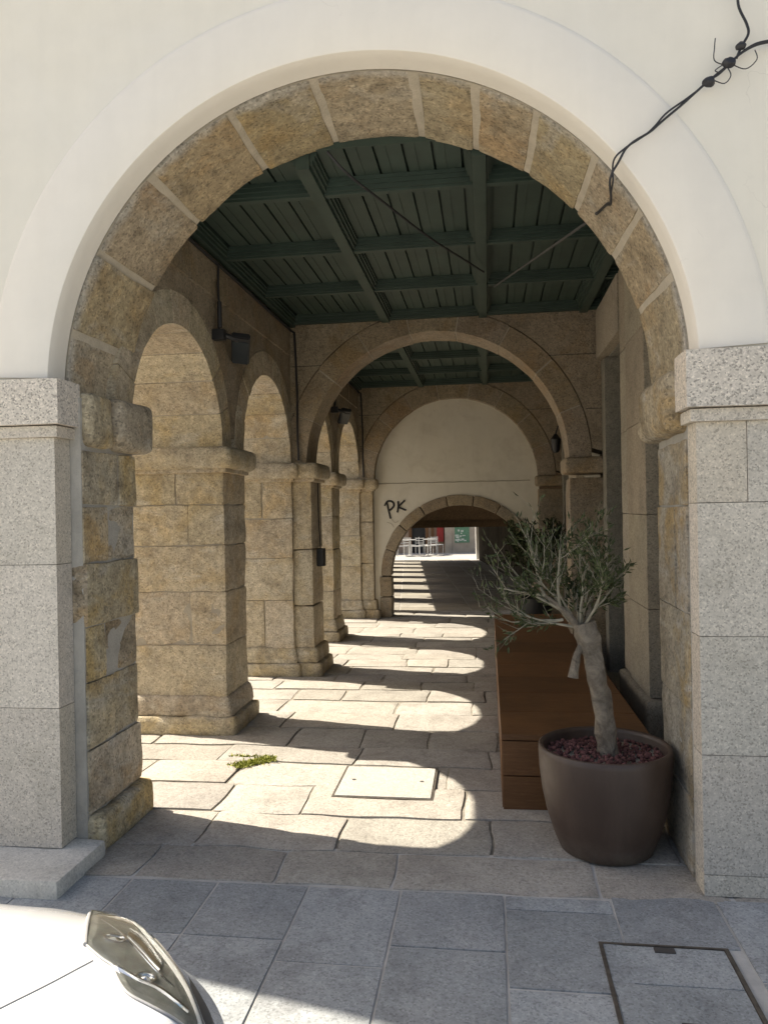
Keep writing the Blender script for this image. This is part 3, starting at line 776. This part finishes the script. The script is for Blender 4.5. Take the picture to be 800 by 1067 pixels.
for base, d, L in [(b_, d_, l_*.73) for b_, d_, l_ in [((.41, .44, .99), (-.55, -.1, .75), .36), ((.41, .44, .99), (.2, .1, 1), .40), ((.41, .44, 1.0), (-.15, -.3, 1), .42), ((.32, .41, 1.09), (-.8, -.1, .45), .36), ((.25, .40, 1.15), (-1, 0, .25), .30), ((.25, .40, 1.15), (-.5, .2, .8), .36),
                   ((.32, .41, 1.09), (-.2, -.2, 1), .40), ((.47, .48, 1.14), (.45, 0, .7), .24), ((.47, .48, 1.14), (.25, .3, 1), .36), ((.45, .46, 1.05), (.55, -.3, .6), .22), ((.40, .43, 1.0), (-.9, -.3, .1), .40), ((.42, .44, 1.0), (.3, -.5, .8), .34), ((.36, .42, 1.03), (-.6, .6, .6), .36), ((.40, .44, 1.0), (.0, .5, .8), .36), ((.33, .4, 1.04), (-.9, .2, -.05), .32)]]:
    grow(base, d, L, .0075, 0, rg, tw, tips, 2, .62, .2, (3, 5))
obj('twigs', tw, M['twig'], t)
lf = B()
for p, d, dep in tips:
    core = (p-Vector((.42, .5, 1.12))).length
    pr = .95 if core < .2 else (.62 if core < .32 else .3)
    for k in range(4):
        if rg.random() < pr*.47:
            dd = (d+Vector((rg.uniform(-1, 1), rg.uniform(-1, 1), rg.uniform(-1, 1)))*.8)
            leaf(lf, p+Vector((rg.uniform(-1, 1), rg.uniform(-1, 1), rg.uniform(-1, 1)))*.012, dd, rg.uniform(.024, .045), rg.uniform(.004, .0065), rg)
obj('leaves', lf, M['leaf'], t, smooth=False)
# shrub in dark pot at the far end
t = thing('plant_pot', 'dark pot at the far end of the wooden platform', 'plant pot', (.62, 7.25, 0))
bm = B(); lathe(bm, .62, 7.25, [(.14, 0), (.16, .02), (.20, .2), (.215, .36), (.2, .37), (.19, .33)], 32); obj('pot_body', bm, M['darkpot'], t)
bm = B(); lathe(bm, .62, 7.25, [(.195, .325), (.195, .335)], 24); obj('soil', bm, M['joint'], t)
t = thing('shrub', 'dense dark green shrub in the dark pot near the cream wall', 'shrub', (.62, 7.25, .34))
tw = B(); tips = []; rg = random.Random(8)
tube(tw, [(.62, 7.25, .33), (.61, 7.24, .5), (.62, 7.25, .62)], .022, 8)
for k in range(14):
    a = k*2.4; grow((.62, 7.25, .5+.01*k), (math.cos(a)*.45, math.sin(a)*.6, .9), rg.uniform(.32, .52), .009, 0, rg, tw, tips, 2, .6, .25, (3, 4))
obj('stems', tw, M['bark'], t)
lf = B()
for p, d, dep in tips:
    for k in range(4):
        leaf(lf, p+Vector((rg.uniform(-1, 1), rg.uniform(-1, 1), rg.uniform(-1, 1)))*.03, d+Vector((rg.uniform(-1, 1), rg.uniform(-1, 1), rg.uniform(-1, 1)))*.9, rg.uniform(.05, .085), rg.uniform(.009, .015), rg)
obj('leaves', lf, M['leaf2'], t, smooth=False)
# weeds in a joint
lf = B(); rg = random.Random(4)
for k in range(1500):
    u = rg.random()
    p = Vector((-1.56+.17*u+rg.gauss(0, .024), 1.36+.14*u+rg.gauss(0, .024), .002)) if k < 1350 else Vector((-1.66+.30*rg.random(), 1.55+rg.gauss(0, .008), .0))
    leaf(lf, p, Vector((rg.uniform(-1, 1), rg.uniform(-1, 1), rg.uniform(.1, .8))), rg.uniform(.012, .03), rg.uniform(.003, .006), rg)
obj('weeds', lf, M['weed'], None, 'low green weeds growing in a paving joint', 'weeds', kind='stuff', smooth=False)
# ------------------------------------------------------------------ cables and fittings
t = thing('facade_cable', 'black cable bundle with taped knots crossing the cream plaster', 'cable', (.8, 0, 3.2))
bm = B()
yb = -.028
main = smoothpts([(1.30, yb, 3.345), (1.12, yb, 3.345), (1.02, yb, 3.315), (.93, yb, 3.24), (.88, yb, 3.20), (.75, yb, 3.105), (.68, yb, 3.045), (.60, yb, 3.0), (.545, yb, 2.945), (.517, yb+.004, 2.89), (.512, yb+.02, 2.84), (.525, .10, 2.815), (.533, .25, 2.86), (.525, .5, 2.92)], 6)
for k in range(2):
    off = [Vector((noise.noise(Vector((i*.11, k*5, 1)))*.012, 0, noise.noise(Vector((i*.11, k*5, 7)))*.012+.006*k)) for i in range(len(main))]
    tube(bm, [p+o for p, o in zip(main, off)], .0048 if k == 0 else .0038, 6)
SP = [(.525, .5, 2.92), (.517, .72, 2.967), (.30, 1.86, 3.145), (.082, 3.0, 3.325)]
drop = smoothpts([(1.0, yb, 3.75), (1.005, yb, 3.6), (1.0, yb, 3.5), (1.03, yb, 3.42), (1.035, yb, 3.38), (1.01, yb, 3.335), (.99, yb, 3.29)], 6)
tube(bm, drop, .0052, 6)
tube(bm, smoothpts([(2.2, yb, 3.30), (1.6, yb, 3.335), (1.30, yb, 3.345)], 5), .0065, 6)
obj('strand', bm, M['cable'], t)
bm = B(); tube(bm, smoothpts(SP, 6), .0075, 6); obj('span_cable', bm, M['dustycable'], t)
for c, r in (((1.008, yb-.004, 3.335), .017), ((.96, yb-.006, 3.272), .022), ((.885, yb-.006, 3.205), .021)):
    bm = B(); bmesh.ops.create_icosphere(bm, subdivisions=3, radius=r, matrix=Matrix.Translation(c)@Matrix.Diagonal((1.15, .8, .95, 1)))
    for v in bm.verts: v.co += Vector((noise.noise(v.co*60), noise.noise(v.co*60+Vector((5, 5, 5))), noise.noise(v.co*60+Vector((9, 1, 5)))))*.006
    obj('taped_knot', bm, M['cable'], t)
bm = B()
for pp in ([(.94, yb, 3.27), (.905, yb-.01, 3.285), (.905, yb-.015, 3.33), (.91, yb-.01, 3.37)], [(.97, yb, 3.27), (1.02, yb-.01, 3.24), (1.06, yb-.015, 3.27), (1.055, yb-.01, 3.31)], [(.90, yb, 3.215), (.94, yb-.012, 3.19), (.965, yb-.01, 3.22), (.955, yb, 3.26)], [(.94, yb, 3.27), (.91, yb, 3.25), (.925, yb-.01, 3.235)]):
    tube(bm, smoothpts(pp, 5), .0022, 5)
obj('loose_wire', bm, M['cable'], t)
bm = B()
tube(bm, smoothpts([(-.79, .715, 3.415), (-.70, .80, 3.33), (-.57, 1.0, 3.275), (-.33, 1.6, 3.25), (-.1, 2.2, 3.27), (-.0, 2.5, 3.29)], 6), .0075, 6)
obj('ceiling_cable', bm, M['cable'], None, 'thin dark cable slung under the green ceiling of the first bay', 'cable')
for y0, y1, lab in ((.72, 3.97, 'dark cable run along the top of the left wall in the first bay'), (4.46, 7.83, 'dark cable run along the top of the left wall in the second bay')):
    bm = B()
    pts = [(-1.825, y0+(y1-y0)*i/20, 3.285+.006*noise.noise(Vector((i*.6, y0, 0)))) for i in range(21)]+[(-1.80, y1, 3.27), (-1.795, y1+.005, 3.1), (-1.785, y1+.01, 2.7), (-1.79, y1+.01, 2.3), (-1.78, y1, 2.05)]
    tube(bm, pts, .011, 6); obj('wall_cable', bm, M['cable'], None, lab, 'cable')
def flood(y, lab):
    t = thing('floodlight', lab, 'floodlight', (-1.83, y, 2.78), 'floodlights on the left wall')
    bm = B(); c = Vector((-1.735, y+.21, 2.735)); rot = Matrix.Rotation(rad(-22), 4, 'X')@Matrix.Rotation(rad(18), 4, 'Z')
    bmesh.ops.create_cube(bm, size=1, matrix=Matrix.Translation(c)@rot@Matrix.Diagonal((.13, .34, .045, 1)))
    bmesh.ops.bevel(bm, geom=bm.edges[:], offset=.008, segments=2, affect='EDGES'); obj('housing', bm, M['black'], t)
    bm = B(); bmesh.ops.create_cube(bm, size=1, matrix=Matrix.Translation(c)@rot@Matrix.Translation((0, .02, -.024))@Matrix.Diagonal((.11, .28, .006, 1))); obj('glass', bm, M['lampglass'], t)
    bm = B(); tube(bm, [(-1.86, y, 2.80), (-1.78, y+.02, 2.79), (-1.71, y+.09, 2.77)], .02, 8); rbox(bm, -1.865, -1.77, y-.04, y+.035, 2.75, 2.83, r=.012, step=.1, amp=0); obj('bracket', bm, M['black'], t)
    bm = B(); tube(bm, smoothpts([(-1.82, y, 2.82), (-1.812, y, 2.95), (-1.822, y+.01, 3.1), (-1.815, y, 3.27)], 4), .009, 6); tube(bm, [(-1.812, y, 2.84), (-1.812, y, 3.02)], .017, 8); obj('lead', bm, M['cable'], t)
flood(1.93, 'black floodlight on the left wall between the two nearest side arches')
flood(5.95, 'black floodlight on the left wall in the second bay')
t = thing('electrical_box', 'small black electrical box on the side of a granite pilaster', 'box', (-1.64, 4.25, 1.02))
bm = B(); rbox(bm, -1.668, -1.60, 4.16, 4.30, 1.02, 1.20, r=.01, step=.1, amp=0); obj('casing', bm, M['black'], t)
bm = B(); tube(bm, [(-1.64, 4.23, 1.19), (-1.655, 4.23, 1.5), (-1.655, 4.23, 1.84)], .007, 6); obj('conduit', bm, M['cable'], t)
t = thing('wall_lantern', 'small dark lantern hanging beside the farther arch on the right', 'lantern', (.95, 7.4, 2.3))
bm = B(); tube(bm, [(1.08, 7.4, 2.62), (.95, 7.4, 2.65), (.92, 7.4, 2.55)], .012, 6); obj('bracket', bm, M['black'], t)
bm = B(); lathe(bm, .92, 7.4, [(.03, 2.30), (.055, 2.34), (.07, 2.48), (.02, 2.55)], 10); obj('lamp_body', bm, M['black'], t)
# ------------------------------------------------------------------ farther low arcade beyond the wall (turned a little to the left)
O = Vector((-.45, 8.75, 0)); ang = rad(6.0)
ca, sa = math.cos(ang), math.sin(ang); slope = -.010
def far(u, v, w): return Vector((O.x+u*ca-v*sa, O.y+u*sa+v*ca, w+slope*v))
def fbox(bm, u0, u1, v0, v1, w0, w1):
    s = len(bm.verts); box(bm, u0, u1, v0, v1, w0, w1); bm.verts.ensure_lookup_table()
    for v in bm.verts[s:]: v.co = far(*v.co)
LEN = 14.6
t = thing('low_arcade', 'low dark timbered arcade continuing beyond the cream wall', 'building', tuple(far(0, 0, 0)))
bm = B(); fbox(bm, -1.63, 2.4, 0, LEN, 1.40, 1.55); fbox(bm, -1.66, 2.4, 0, LEN, 1.55, 3.2); obj('roof', bm, M['beamwood'], t)
bm = B()
for k in range(13): fbox(bm, -1.6, 1.6, .1+k*1.17, .28+k*1.17, 1.28, 1.40)
obj('ceiling_beams', bm, M['beamwood'], t)
for k in range(9):
    bm = B(); v = -.3+k*1.8
    fbox(bm, -1.60, -1.30, max(v, .02), v+.68, -.2, 1.398); obj('pier', bm, M['pillar'], t)
bm = B(); fbox(bm, 1.65, 1.9, 0, LEN, -.3, 1.398); obj('back_wall', bm, M['door'], t)
bm = B()
for k in range(52): fbox(bm, 1.615, 1.648, .3+k*.27, .47+k*.27, -.2, 1.27)
obj('timber_boards', bm, M['door'], t)
bm = B(); fbox(bm, 1.55, 1.66, LEN+.002, LEN+.15, -.2, 1.6); obj('end_post', bm, M['white'], t)
bm = B(); 
for k in range(30):
    for j in range(5):
        fbox(bm, -1.5+j*.56+.01, -1.5+(j+1)*.56-.01, .02+k*.49, .02+(k+1)*.49-.015, -.03, -.012+R.uniform(-.002, .002))
obj('far_paving', bm, M['farfloor'], None, kind='structure', base=False)
# plaza end
def fz(v): return 0
fy = 20.0
t = thing('cafe_building', 'brown cafe front with dark doorway at the far end of the passage', 'building', tuple(far(-2.5, fy, -.1)))
bm = B(); fbox(bm, -9, -.62, fy, fy+.4, -.4, 5); fbox(bm, -.05, .75, fy, fy+.4, -.4, 5); fbox(bm, -.62, -.05, fy, fy+.4, 1.25, 5); obj('wall', bm, M['brownwall'], t)
bm = B(); fbox(bm, -.62, -.05, fy+.25, fy+.3, -.4, 1.25); obj('doorway', bm, M['black'], t)
for a in (-.74, -.045, .18):
    bm = B(); fbox(bm, a, a+.12, fy-.04, fy-.004, -.3, 1.3); obj('door_post', bm, M['rust'], t)
bm = B(); fbox(bm, .42, .69, fy-.12, fy-.02, .45, 1.08); obj('red_board', bm, M['red'], t)
bm = B(); fbox(bm, .74, 1.02, fy-.3, fy+.2, -.3, 4); obj('pilaster', bm, M['beigewall'], t)
t = thing('beige_wall', 'beige wall with a green and white poster at the far end', 'wall', tuple(far(1.3, fy-.4, 0)))
bm = B(); fbox(bm, 1.025, 4.5, fy-.28, fy+.1, -.3, 1.42); obj('wall', bm, M['beigewall'], t)
bm = B(); fbox(bm, 1.025, 4.5, fy-.33, fy+.15, 1.422, 1.47); obj('coping', bm, M['whitestone'], t)
bm = B(); fbox(bm, 1.14, 1.74, fy-.30, fy-.283, .40, 1.06); po = obj('poster', bm, M['signgreen'], t)
bm = B(); rg = random.Random(9)
for k in range(14):
    a = 1.15+rg.random()*.42; b = .43+rg.random()*.54; fbox(bm, a, a+rg.uniform(.05, .16), fy-.31, fy-.303, b, b+rg.uniform(.03, .08))
obj('poster_patches', bm, M['signpale'], po)
# cafe chairs and tables
def chair(loc, rot, lab):
    t = thing('cafe_chair', lab, 'chair', loc, 'silver cafe chairs in the sunny square')
    t.rotation_euler = (0, 0, rot)
    bm = B()
    for sx in (-.17, .17):
        box(bm, sx-.009, sx+.009, -.165, -.147, 0, .37); box(bm, sx-.009, sx+.009, .150, .168, 0, .70)
    ROOT_l = ROOT[t.name]; ROOT[t.name] = Vector((0, 0, 0))
    obj('frame', bm, M['chairgrey'], t)
    bm = B(); box(bm, -.18, .18, -.18, .14, .37, .40); obj('seat', bm, M['chairgrey'], t)
    bm = B()
    for z in (.48, .57, .66): box(bm, -.156, .156, .148, .170, z, z+.022)
    obj('backrest', bm, M['chairgrey'], t)
    ROOT[t.name] = ROOT_l; return t
def copytree(o, loc, rot, lab):
    c = o.copy(); COL.objects.link(c); c.location = loc; c.rotation_euler = (0, 0, rot); c['label'] = lab
    for ch in o.children:
        d = ch.copy(); COL.objects.link(d); d.parent = c
    return c
cl = [(-1.02, 17.3, .3, 'silver cafe chair farthest left, turned from the table'), (-.72, 18.1, 2.6, 'silver cafe chair behind the nearest cafe table'), (-.42, 17.2, -.4, 'silver cafe chair in front of the cafe tables'), (-.2, 18.3, 1.6, 'silver cafe chair between the two cafe tables'), (.08, 17.5, 3.6, 'silver cafe chair nearest the red board'), (.36, 18.4, .8, 'silver cafe chair at the right end by the pilaster')]
proto = None
for u, v, r_, lab in cl:
    loc = tuple(far(u, v, 0))
    if proto is None: proto = chair(loc, r_, lab)
    else: copytree(proto, loc, r_, lab)
protot = None
for u, v, lab in ((-.72, 17.6, 'silver cafe table on the left of the sunny square'), (.08, 18.0, 'silver cafe table on the right of the sunny square')):
    loc = tuple(far(u, v, 0))
    if protot is None:
        t = thing('cafe_table', lab, 'table', loc, 'silver cafe tables'); protot = t
        bm = B(); q = Vector(loc); lathe(bm, q.x, q.y, [(.27, q.z+.60), (.28, q.z+.61), (.28, q.z+.625)], 20); obj('tabletop', bm, M['chairgrey'], t)
        bm = B(); tube(bm, [q, q+Vector((0, 0, .6))], .025, 8); lathe(bm, q.x, q.y, [(.2, q.z), (.2, q.z+.015), (.03, q.z+.04)], 16); obj('pedestal', bm, M['chairgrey'], t)
    else: copytree(protot, loc, 0, lab)
# ------------------------------------------------------------------ parked car (only its front corner is in the picture)
CARPOS = Vector((-1.225, -1.345, 0))   # ground point under the middle of the nose; the car points at the arcade
fw = Vector((0, 1, 0)); lt = Vector((-1, 0, 0))
def car(p): return CARPOS+fw*p[0]+lt*p[1]+Vector((0, 0, p[2]))
t = thing('parked_car', 'white parked car with clear swept headlamp at the lower left', 'car', tuple(CARPOS-fw*1.7))
#   x (from nose, backwards negative), half width of bonnet edge, half width low down, belt, centre height, sill
ST = [(.0, .10, .46, .505, .52, .20), (-.03, .18, .52, .545, .555, .17), (-.075, .28, .575, .575, .595, .15), (-.17, .43, .635, .605, .645, .15), (-.29, .555, .685, .628, .69, .15), (-.44, .65, .715, .65, .735, .15), (-.66, .70, .73, .68, .785, .15), (-.95, .725, .735, .71, .835, .16),
      (-1.05, .73, .735, .715, .85, .16), (-1.45, .735, .735, .735, 1.12, .16), (-1.75, .735, .735, .75, 1.24, .16), (-2.2, .735, .735, .76, 1.27, .16), (-2.7, .73, .73, .78, 1.22, .16), (-3.0, .715, .72, .79, 1.08, .17), (-3.2, .68, .70, .76, .80, .19), (-3.28, .6, .64, .6, .62, .25)]
bm = B(); rows = []
for x, w, wl_, zb, zc, zl in ST:
    cab = zc-zb > .2
    half = [(.80*wl_, zl), (.95*wl_, zl+.05), (wl_, zl+.15), (wl_*1.0, zl+.25), (w*.6+wl_*.4, zb-.07), (w*.985+.008, zb-.02), (w*.95, zb+.002)]
    if cab: half += [(w*.86, zb+.06), (w*.76, zc-.08), (w*.62, zc-.02), (w*.3, zc), (0, zc+.004)]
    else: half += [(w*.86, zb+(zc-zb)*.22), (w*.70, zb+(zc-zb)*.52), (w*.5, zb+(zc-zb)*.8), (w*.25, zc-.006), (0, zc)]
    prof = [(y, z) for y, z in half]+[(-y, z) for y, z in half[-2::-1]]
    rows.append([bm.verts.new(car((x, y, z))) for y, z in prof])
for i, (a, b) in enumerate(zip(rows, rows[1:])):
    for k in range(len(a)-1):
        fc = bm.faces.new((a[k], a[k+1], b[k+1], b[k]))
        if (9 <= i < 13 and k in (7, 14)) or (8 <= i < 10 and 8 <= k <= 13) or (12 <= i < 14 and 8 <= k <= 13): fc.material_index = 1
    bm.faces.new((a[-1], a[0], b[0], b[-1]))
bm.faces.new(rows[0]); bm.faces.new(rows[-1][::-1])
body = obj('body', bm, [M['car'], M['winglass']], t, angle=80)
sub = body.modifiers.new('smooth', 'SUBSURF'); sub.levels = 3; sub.render_levels = 3
CARBODY = body; CART = t
for sx, x in ((1, -.62), (-1, -.62), (1, -2.75), (-1, -2.75)):
    bm = B()
    def wheel(bm, r, w, n=32):
        pr = [(r*.62, -w), (r*.93, -w), (r, -w*.7), (r, w*.7), (r*.93, w), (r*.62, w)]; rr_ = []
        for q, yy in pr: rr_.append([bm.verts.new(car((x+q*math.cos(2*PI*k/n), sx*.665+yy, .262+q*math.sin(2*PI*k/n)))) for k in range(n)])
        for a, b in zip(rr_, rr_[1:]+rr_[:1]):
            for k in range(n): bm.faces.new((a[k], a[(k+1) % n], b[(k+1) % n], b[k]))
    wheel(bm, .262, .085); wh = obj('wheel', bm, M['rubber'], t)
    bm = B(); n = 24
    vs = [bm.verts.new(car((x+.16*math.cos(2*PI*k/n), sx*.745, .262+.16*math.sin(2*PI*k/n)))) for k in range(n)]; c = bm.verts.new(car((x, sx*.72, .262)))
    for k in range(n): bm.faces.new((vs[k], vs[(k+1) % n], c))
    obj('rim', bm, M['alloy'], wh)
# ------------------------------------------------------------------ camera (solved from the photograph's perspective)
yaw, pit, rol = .13461685, -.00085467, -.01857884
D, H = 3.18328, 1.55
f = Vector((-math.sin(yaw)*math.cos(pit), math.cos(yaw)*math.cos(pit), math.sin(pit)))
r0 = Vector((math.cos(yaw), math.sin(yaw), 0)); u0 = r0.cross(f)
rv = math.cos(rol)*r0+math.sin(rol)*u0; uv = -math.sin(rol)*r0+math.cos(rol)*u0
cam = bpy.data.cameras.new('camera'); co = bpy.data.objects.new('camera', cam); COL.objects.link(co)
co.matrix_world = Matrix(((rv.x, uv.x, -f.x, 0), (rv.y, uv.y, -f.y, -D), (rv.z, uv.z, -f.z, H), (0, 0, 0, 1)))
cam.sensor_fit = 'VERTICAL'; cam.sensor_height = 36; cam.lens = 36*800/1067; cam.clip_start = .05; cam.clip_end = 500
scene.camera = co
# headlamps, seams, grille and painted bumper reflection follow the smoothed body surface
bpy.context.view_layer.update()
dg = bpy.context.evaluated_depsgraph_get()
me = CARBODY.evaluated_get(dg).to_mesh()
off = ROOT[CARBODY.name]
bvh = BVHTree.FromPolygons([v.co+off for v in me.vertices], [p.vertices[:] for p in me.polygons])
EYE = Vector((0, -D, H))
def hit(x, y):
    d = (f+((x-400)/800)*rv-((y-533.5)/800)*uv).normalized()
    loc, nrm, i, t_ = bvh.ray_cast(EYE, d)
    if loc is None:
        best = None
        for k in range(120):
            q = EYE+d*(1.0+k*.02); r_ = bvh.find_nearest(q)
            if best is None or r_[3] < best[3]: best = r_
        loc, nrm = best[0], best[1]
    if nrm.dot(d) > 0: nrm = -nrm
    return loc, nrm
def curve2(pts, n):
    q = smoothpts([(a, b, 0) for a, b in pts], 12)
    L = [0]
    for a, b in zip(q, q[1:]): L.append(L[-1]+(b-a).length)
    out = []
    for i in range(n+1):
        tt = L[-1]*i/n; k = 0
        while k < len(L)-2 and L[k+1] < tt: k += 1
        out.append(q[k].lerp(q[k+1], (tt-L[k])/max(1e-6, L[k+1]-L[k])))
    return out
def patch(bm, A, Bc, n, m, lift, bulge=0., mirror=False):
    a = curve2(A, n); b = curve2(Bc, n)
    V = []
    for i in range(n+1):
        row = []
        for j in range(m+1):
            p = a[i].lerp(b[i], j/m); loc, nrm = hit(p.x, p.y)
            e = 4*(j/m)*(1-j/m)
            q = loc+nrm*(lift+bulge*math.sqrt(max(0, e)))
            if mirror: q.x = 2*CARPOS.x-q.x
            row.append(bm.verts.new(q))
        V.append(row)
    for i in range(n):
        for j in range(m): bm.faces.new((V[i][j], V[i+1][j], V[i+1][j+1], V[i][j+1]))
OUT = [(93, 954), (117, 956), (141, 965), (162, 987), (180, 1011), (192, 1032), (199, 1050), (206, 1072), (210, 1085)]
INN = [(89, 985), (105, 999), (119, 1009), (121, 1018), (133, 1036), (156, 1049), (180, 1062), (198, 1076), (208, 1086)]
MID = [(91, 970), (110, 984), (132, 997), (150, 1010), (165, 1024), (180, 1040), (192, 1055), (203, 1074), (209, 1085)]
for mir in (False, True):
    bm = B(); patch(bm, OUT, INN, 40, 14, .004, .0, mir); hl = obj('headlamp', bm, M['bezel'], CART)
    bm = B()
    def line(bm, pts, r, lift):
        q = [(lambda h: h[0]+h[1]*lift)(hit(p.x, p.y)) for p in curve2(pts, 40)]
        if mir: q = [Vector((2*CARPOS.x-p.x, p.y, p.z)) for p in q]
        tube(bm, q, r, 6)
    line(bm, [(p[0]-3.5, p[1]+3.5) for p in OUT[1:]], .0075, .007)
    obj('chrome_rim', bm, M['white'], hl)
    bm = B(); line(bm, [(104, 966), (122, 978), (140, 996), (158, 1016), (178, 1036)], .003, .006); line(bm, [(119, 1012), (140, 1026), (165, 1038), (190, 1058)], .006, .006)
    obj('light_strip', bm, M['chrome'], hl)
    bm = B(); patch(bm, [(133, 975), (146, 982), (157, 996), (166, 1010)], [(130, 984), (142, 996), (154, 1010), (163, 1020)], 12, 8, .007, .004, mir); obj('reflector', bm, M['chrome'], hl)
    bm = B()
    for cx_, cy_, r_ in ((118, 985, .020), (150, 1026, .016)):
        loc, nrm = hit(cx_, cy_)
        if mir: loc = Vector((2*CARPOS.x-loc.x, loc.y, loc.z)); nrm = Vector((-nrm.x, nrm.y, nrm.z))
        q = nrm.to_track_quat('Z', 'Y')
        rows_ = []
        for rr_, hh in ((r_*1.3, .005), (r_*1.25, .010), (r_, .010), (r_*.8, .004), (r_*.3, .009), (.0005, .011)):
            rows_.append([bm.verts.new(loc+q@Vector((rr_*math.cos(2*PI*k/20), rr_*math.sin(2*PI*k/20), hh))) for k in range(20)])
        for a_, b_ in zip(rows_, rows_[1:]):
            for k in range(20): bm.faces.new((a_[k], a_[(k+1) % 20], b_[(k+1) % 20], b_[k]))
        obj('bulb', bm, M['chrome'], hl); bm = B()
    bm.free()
    bm = B(); patch(bm, OUT, INN, 40, 14, .013, .006, mir); obj('lens', bm, M['lens'], hl)
    bm = B(); line(bm, [(97, 1001), (80, 1010), (48, 1027), (0, 1051), (-40, 1072), (-90, 1100)], .0014, .0004); obj('bonnet_seam', bm, M['seam'], CART)
    bm = B(); line(bm, [(p[0]-.5, p[1]) for p in INN], .0022, .003); line(bm, [(93, 954), (90, 966), (88, 986)], .004, .004); obj('lamp_gap', bm, M['seam'], hl)
    bm = B(); patch(bm, [(193, 1016), (205, 1034), (217, 1056), (226, 1082), (232, 1105)], [(197, 1040), (204, 1058), (210, 1076), (215, 1092), (220, 1108)], 20, 6, .004, .004, mir); obj('bumper_reflection', bm, M['black'], CART)  # dark reflection on the bumper, painted as a black patch
bm = B()
for z0, z1, hw in ((.235, .315, .40), (.36, .43, .30)):
    V = []
    for i in range(25):
        row = []
        for j in range(7):
            x = CARPOS.x-hw+2*hw*i/24; z = z0+(z1-z0)*j/6
            loc, nrm, k, t_ = bvh.ray_cast(Vector((x, 2, z)), Vector((0, -1, 0)))
            row.append(bm.verts.new(loc+Vector((0, .004, 0))))
        V.append(row)
    for i in range(24):
        for j in range(6): bm.faces.new((V[i][j], V[i+1][j], V[i+1][j+1], V[i][j+1]))
    obj('grille', bm, M['black'], CART); bm = B()
bm.free()
CARBODY.evaluated_get(dg).to_mesh_clear()
# ------------------------------------------------------------------ light
sunv = Vector((-1, .235, 1.10)).normalized()
sun = bpy.data.lights.new('sun', 'SUN'); sun.energy = 5.0; sun.angle = rad(.53); sun.color = (1, .95, .86)
so = bpy.data.objects.new('sun', sun); COL.objects.link(so); so.rotation_euler = sunv.to_track_quat('Z', 'Y').to_euler()
w = bpy.data.worlds.new('World'); scene.world = w; w.use_nodes = True
nt = w.node_tree; sky = nt.nodes.new('ShaderNodeTexSky'); sky.sky_type = 'NISHITA'; sky.sun_disc = False
sky.sun_elevation = math.asin(sunv.z); sky.sun_rotation = math.atan2(sunv.x, sunv.y)
sky.altitude = 50; sky.dust_density = 3.; sky.ozone_density = .6
nt.links.new(sky.outputs[0], nt.nodes['Background'].inputs[0]); nt.nodes['Background'].inputs[1].default_value = .1
vs = scene.view_settings; vs.view_transform = 'Standard'; vs.look = 'None'; vs.exposure = 1.06; vs.gamma = 1
vs.use_white_balance = True; vs.white_balance_temperature = 7050; vs.white_balance_tint = 10
# ------------------------------------------------------------------ bring everything to metres
done = set()
SM = Matrix.Scale(S, 4)
for o in bpy.data.objects:
    if o.type == 'MESH' and o.data.name not in done:
        o.data.transform(SM); done.add(o.data.name)
    o.location = o.location*S
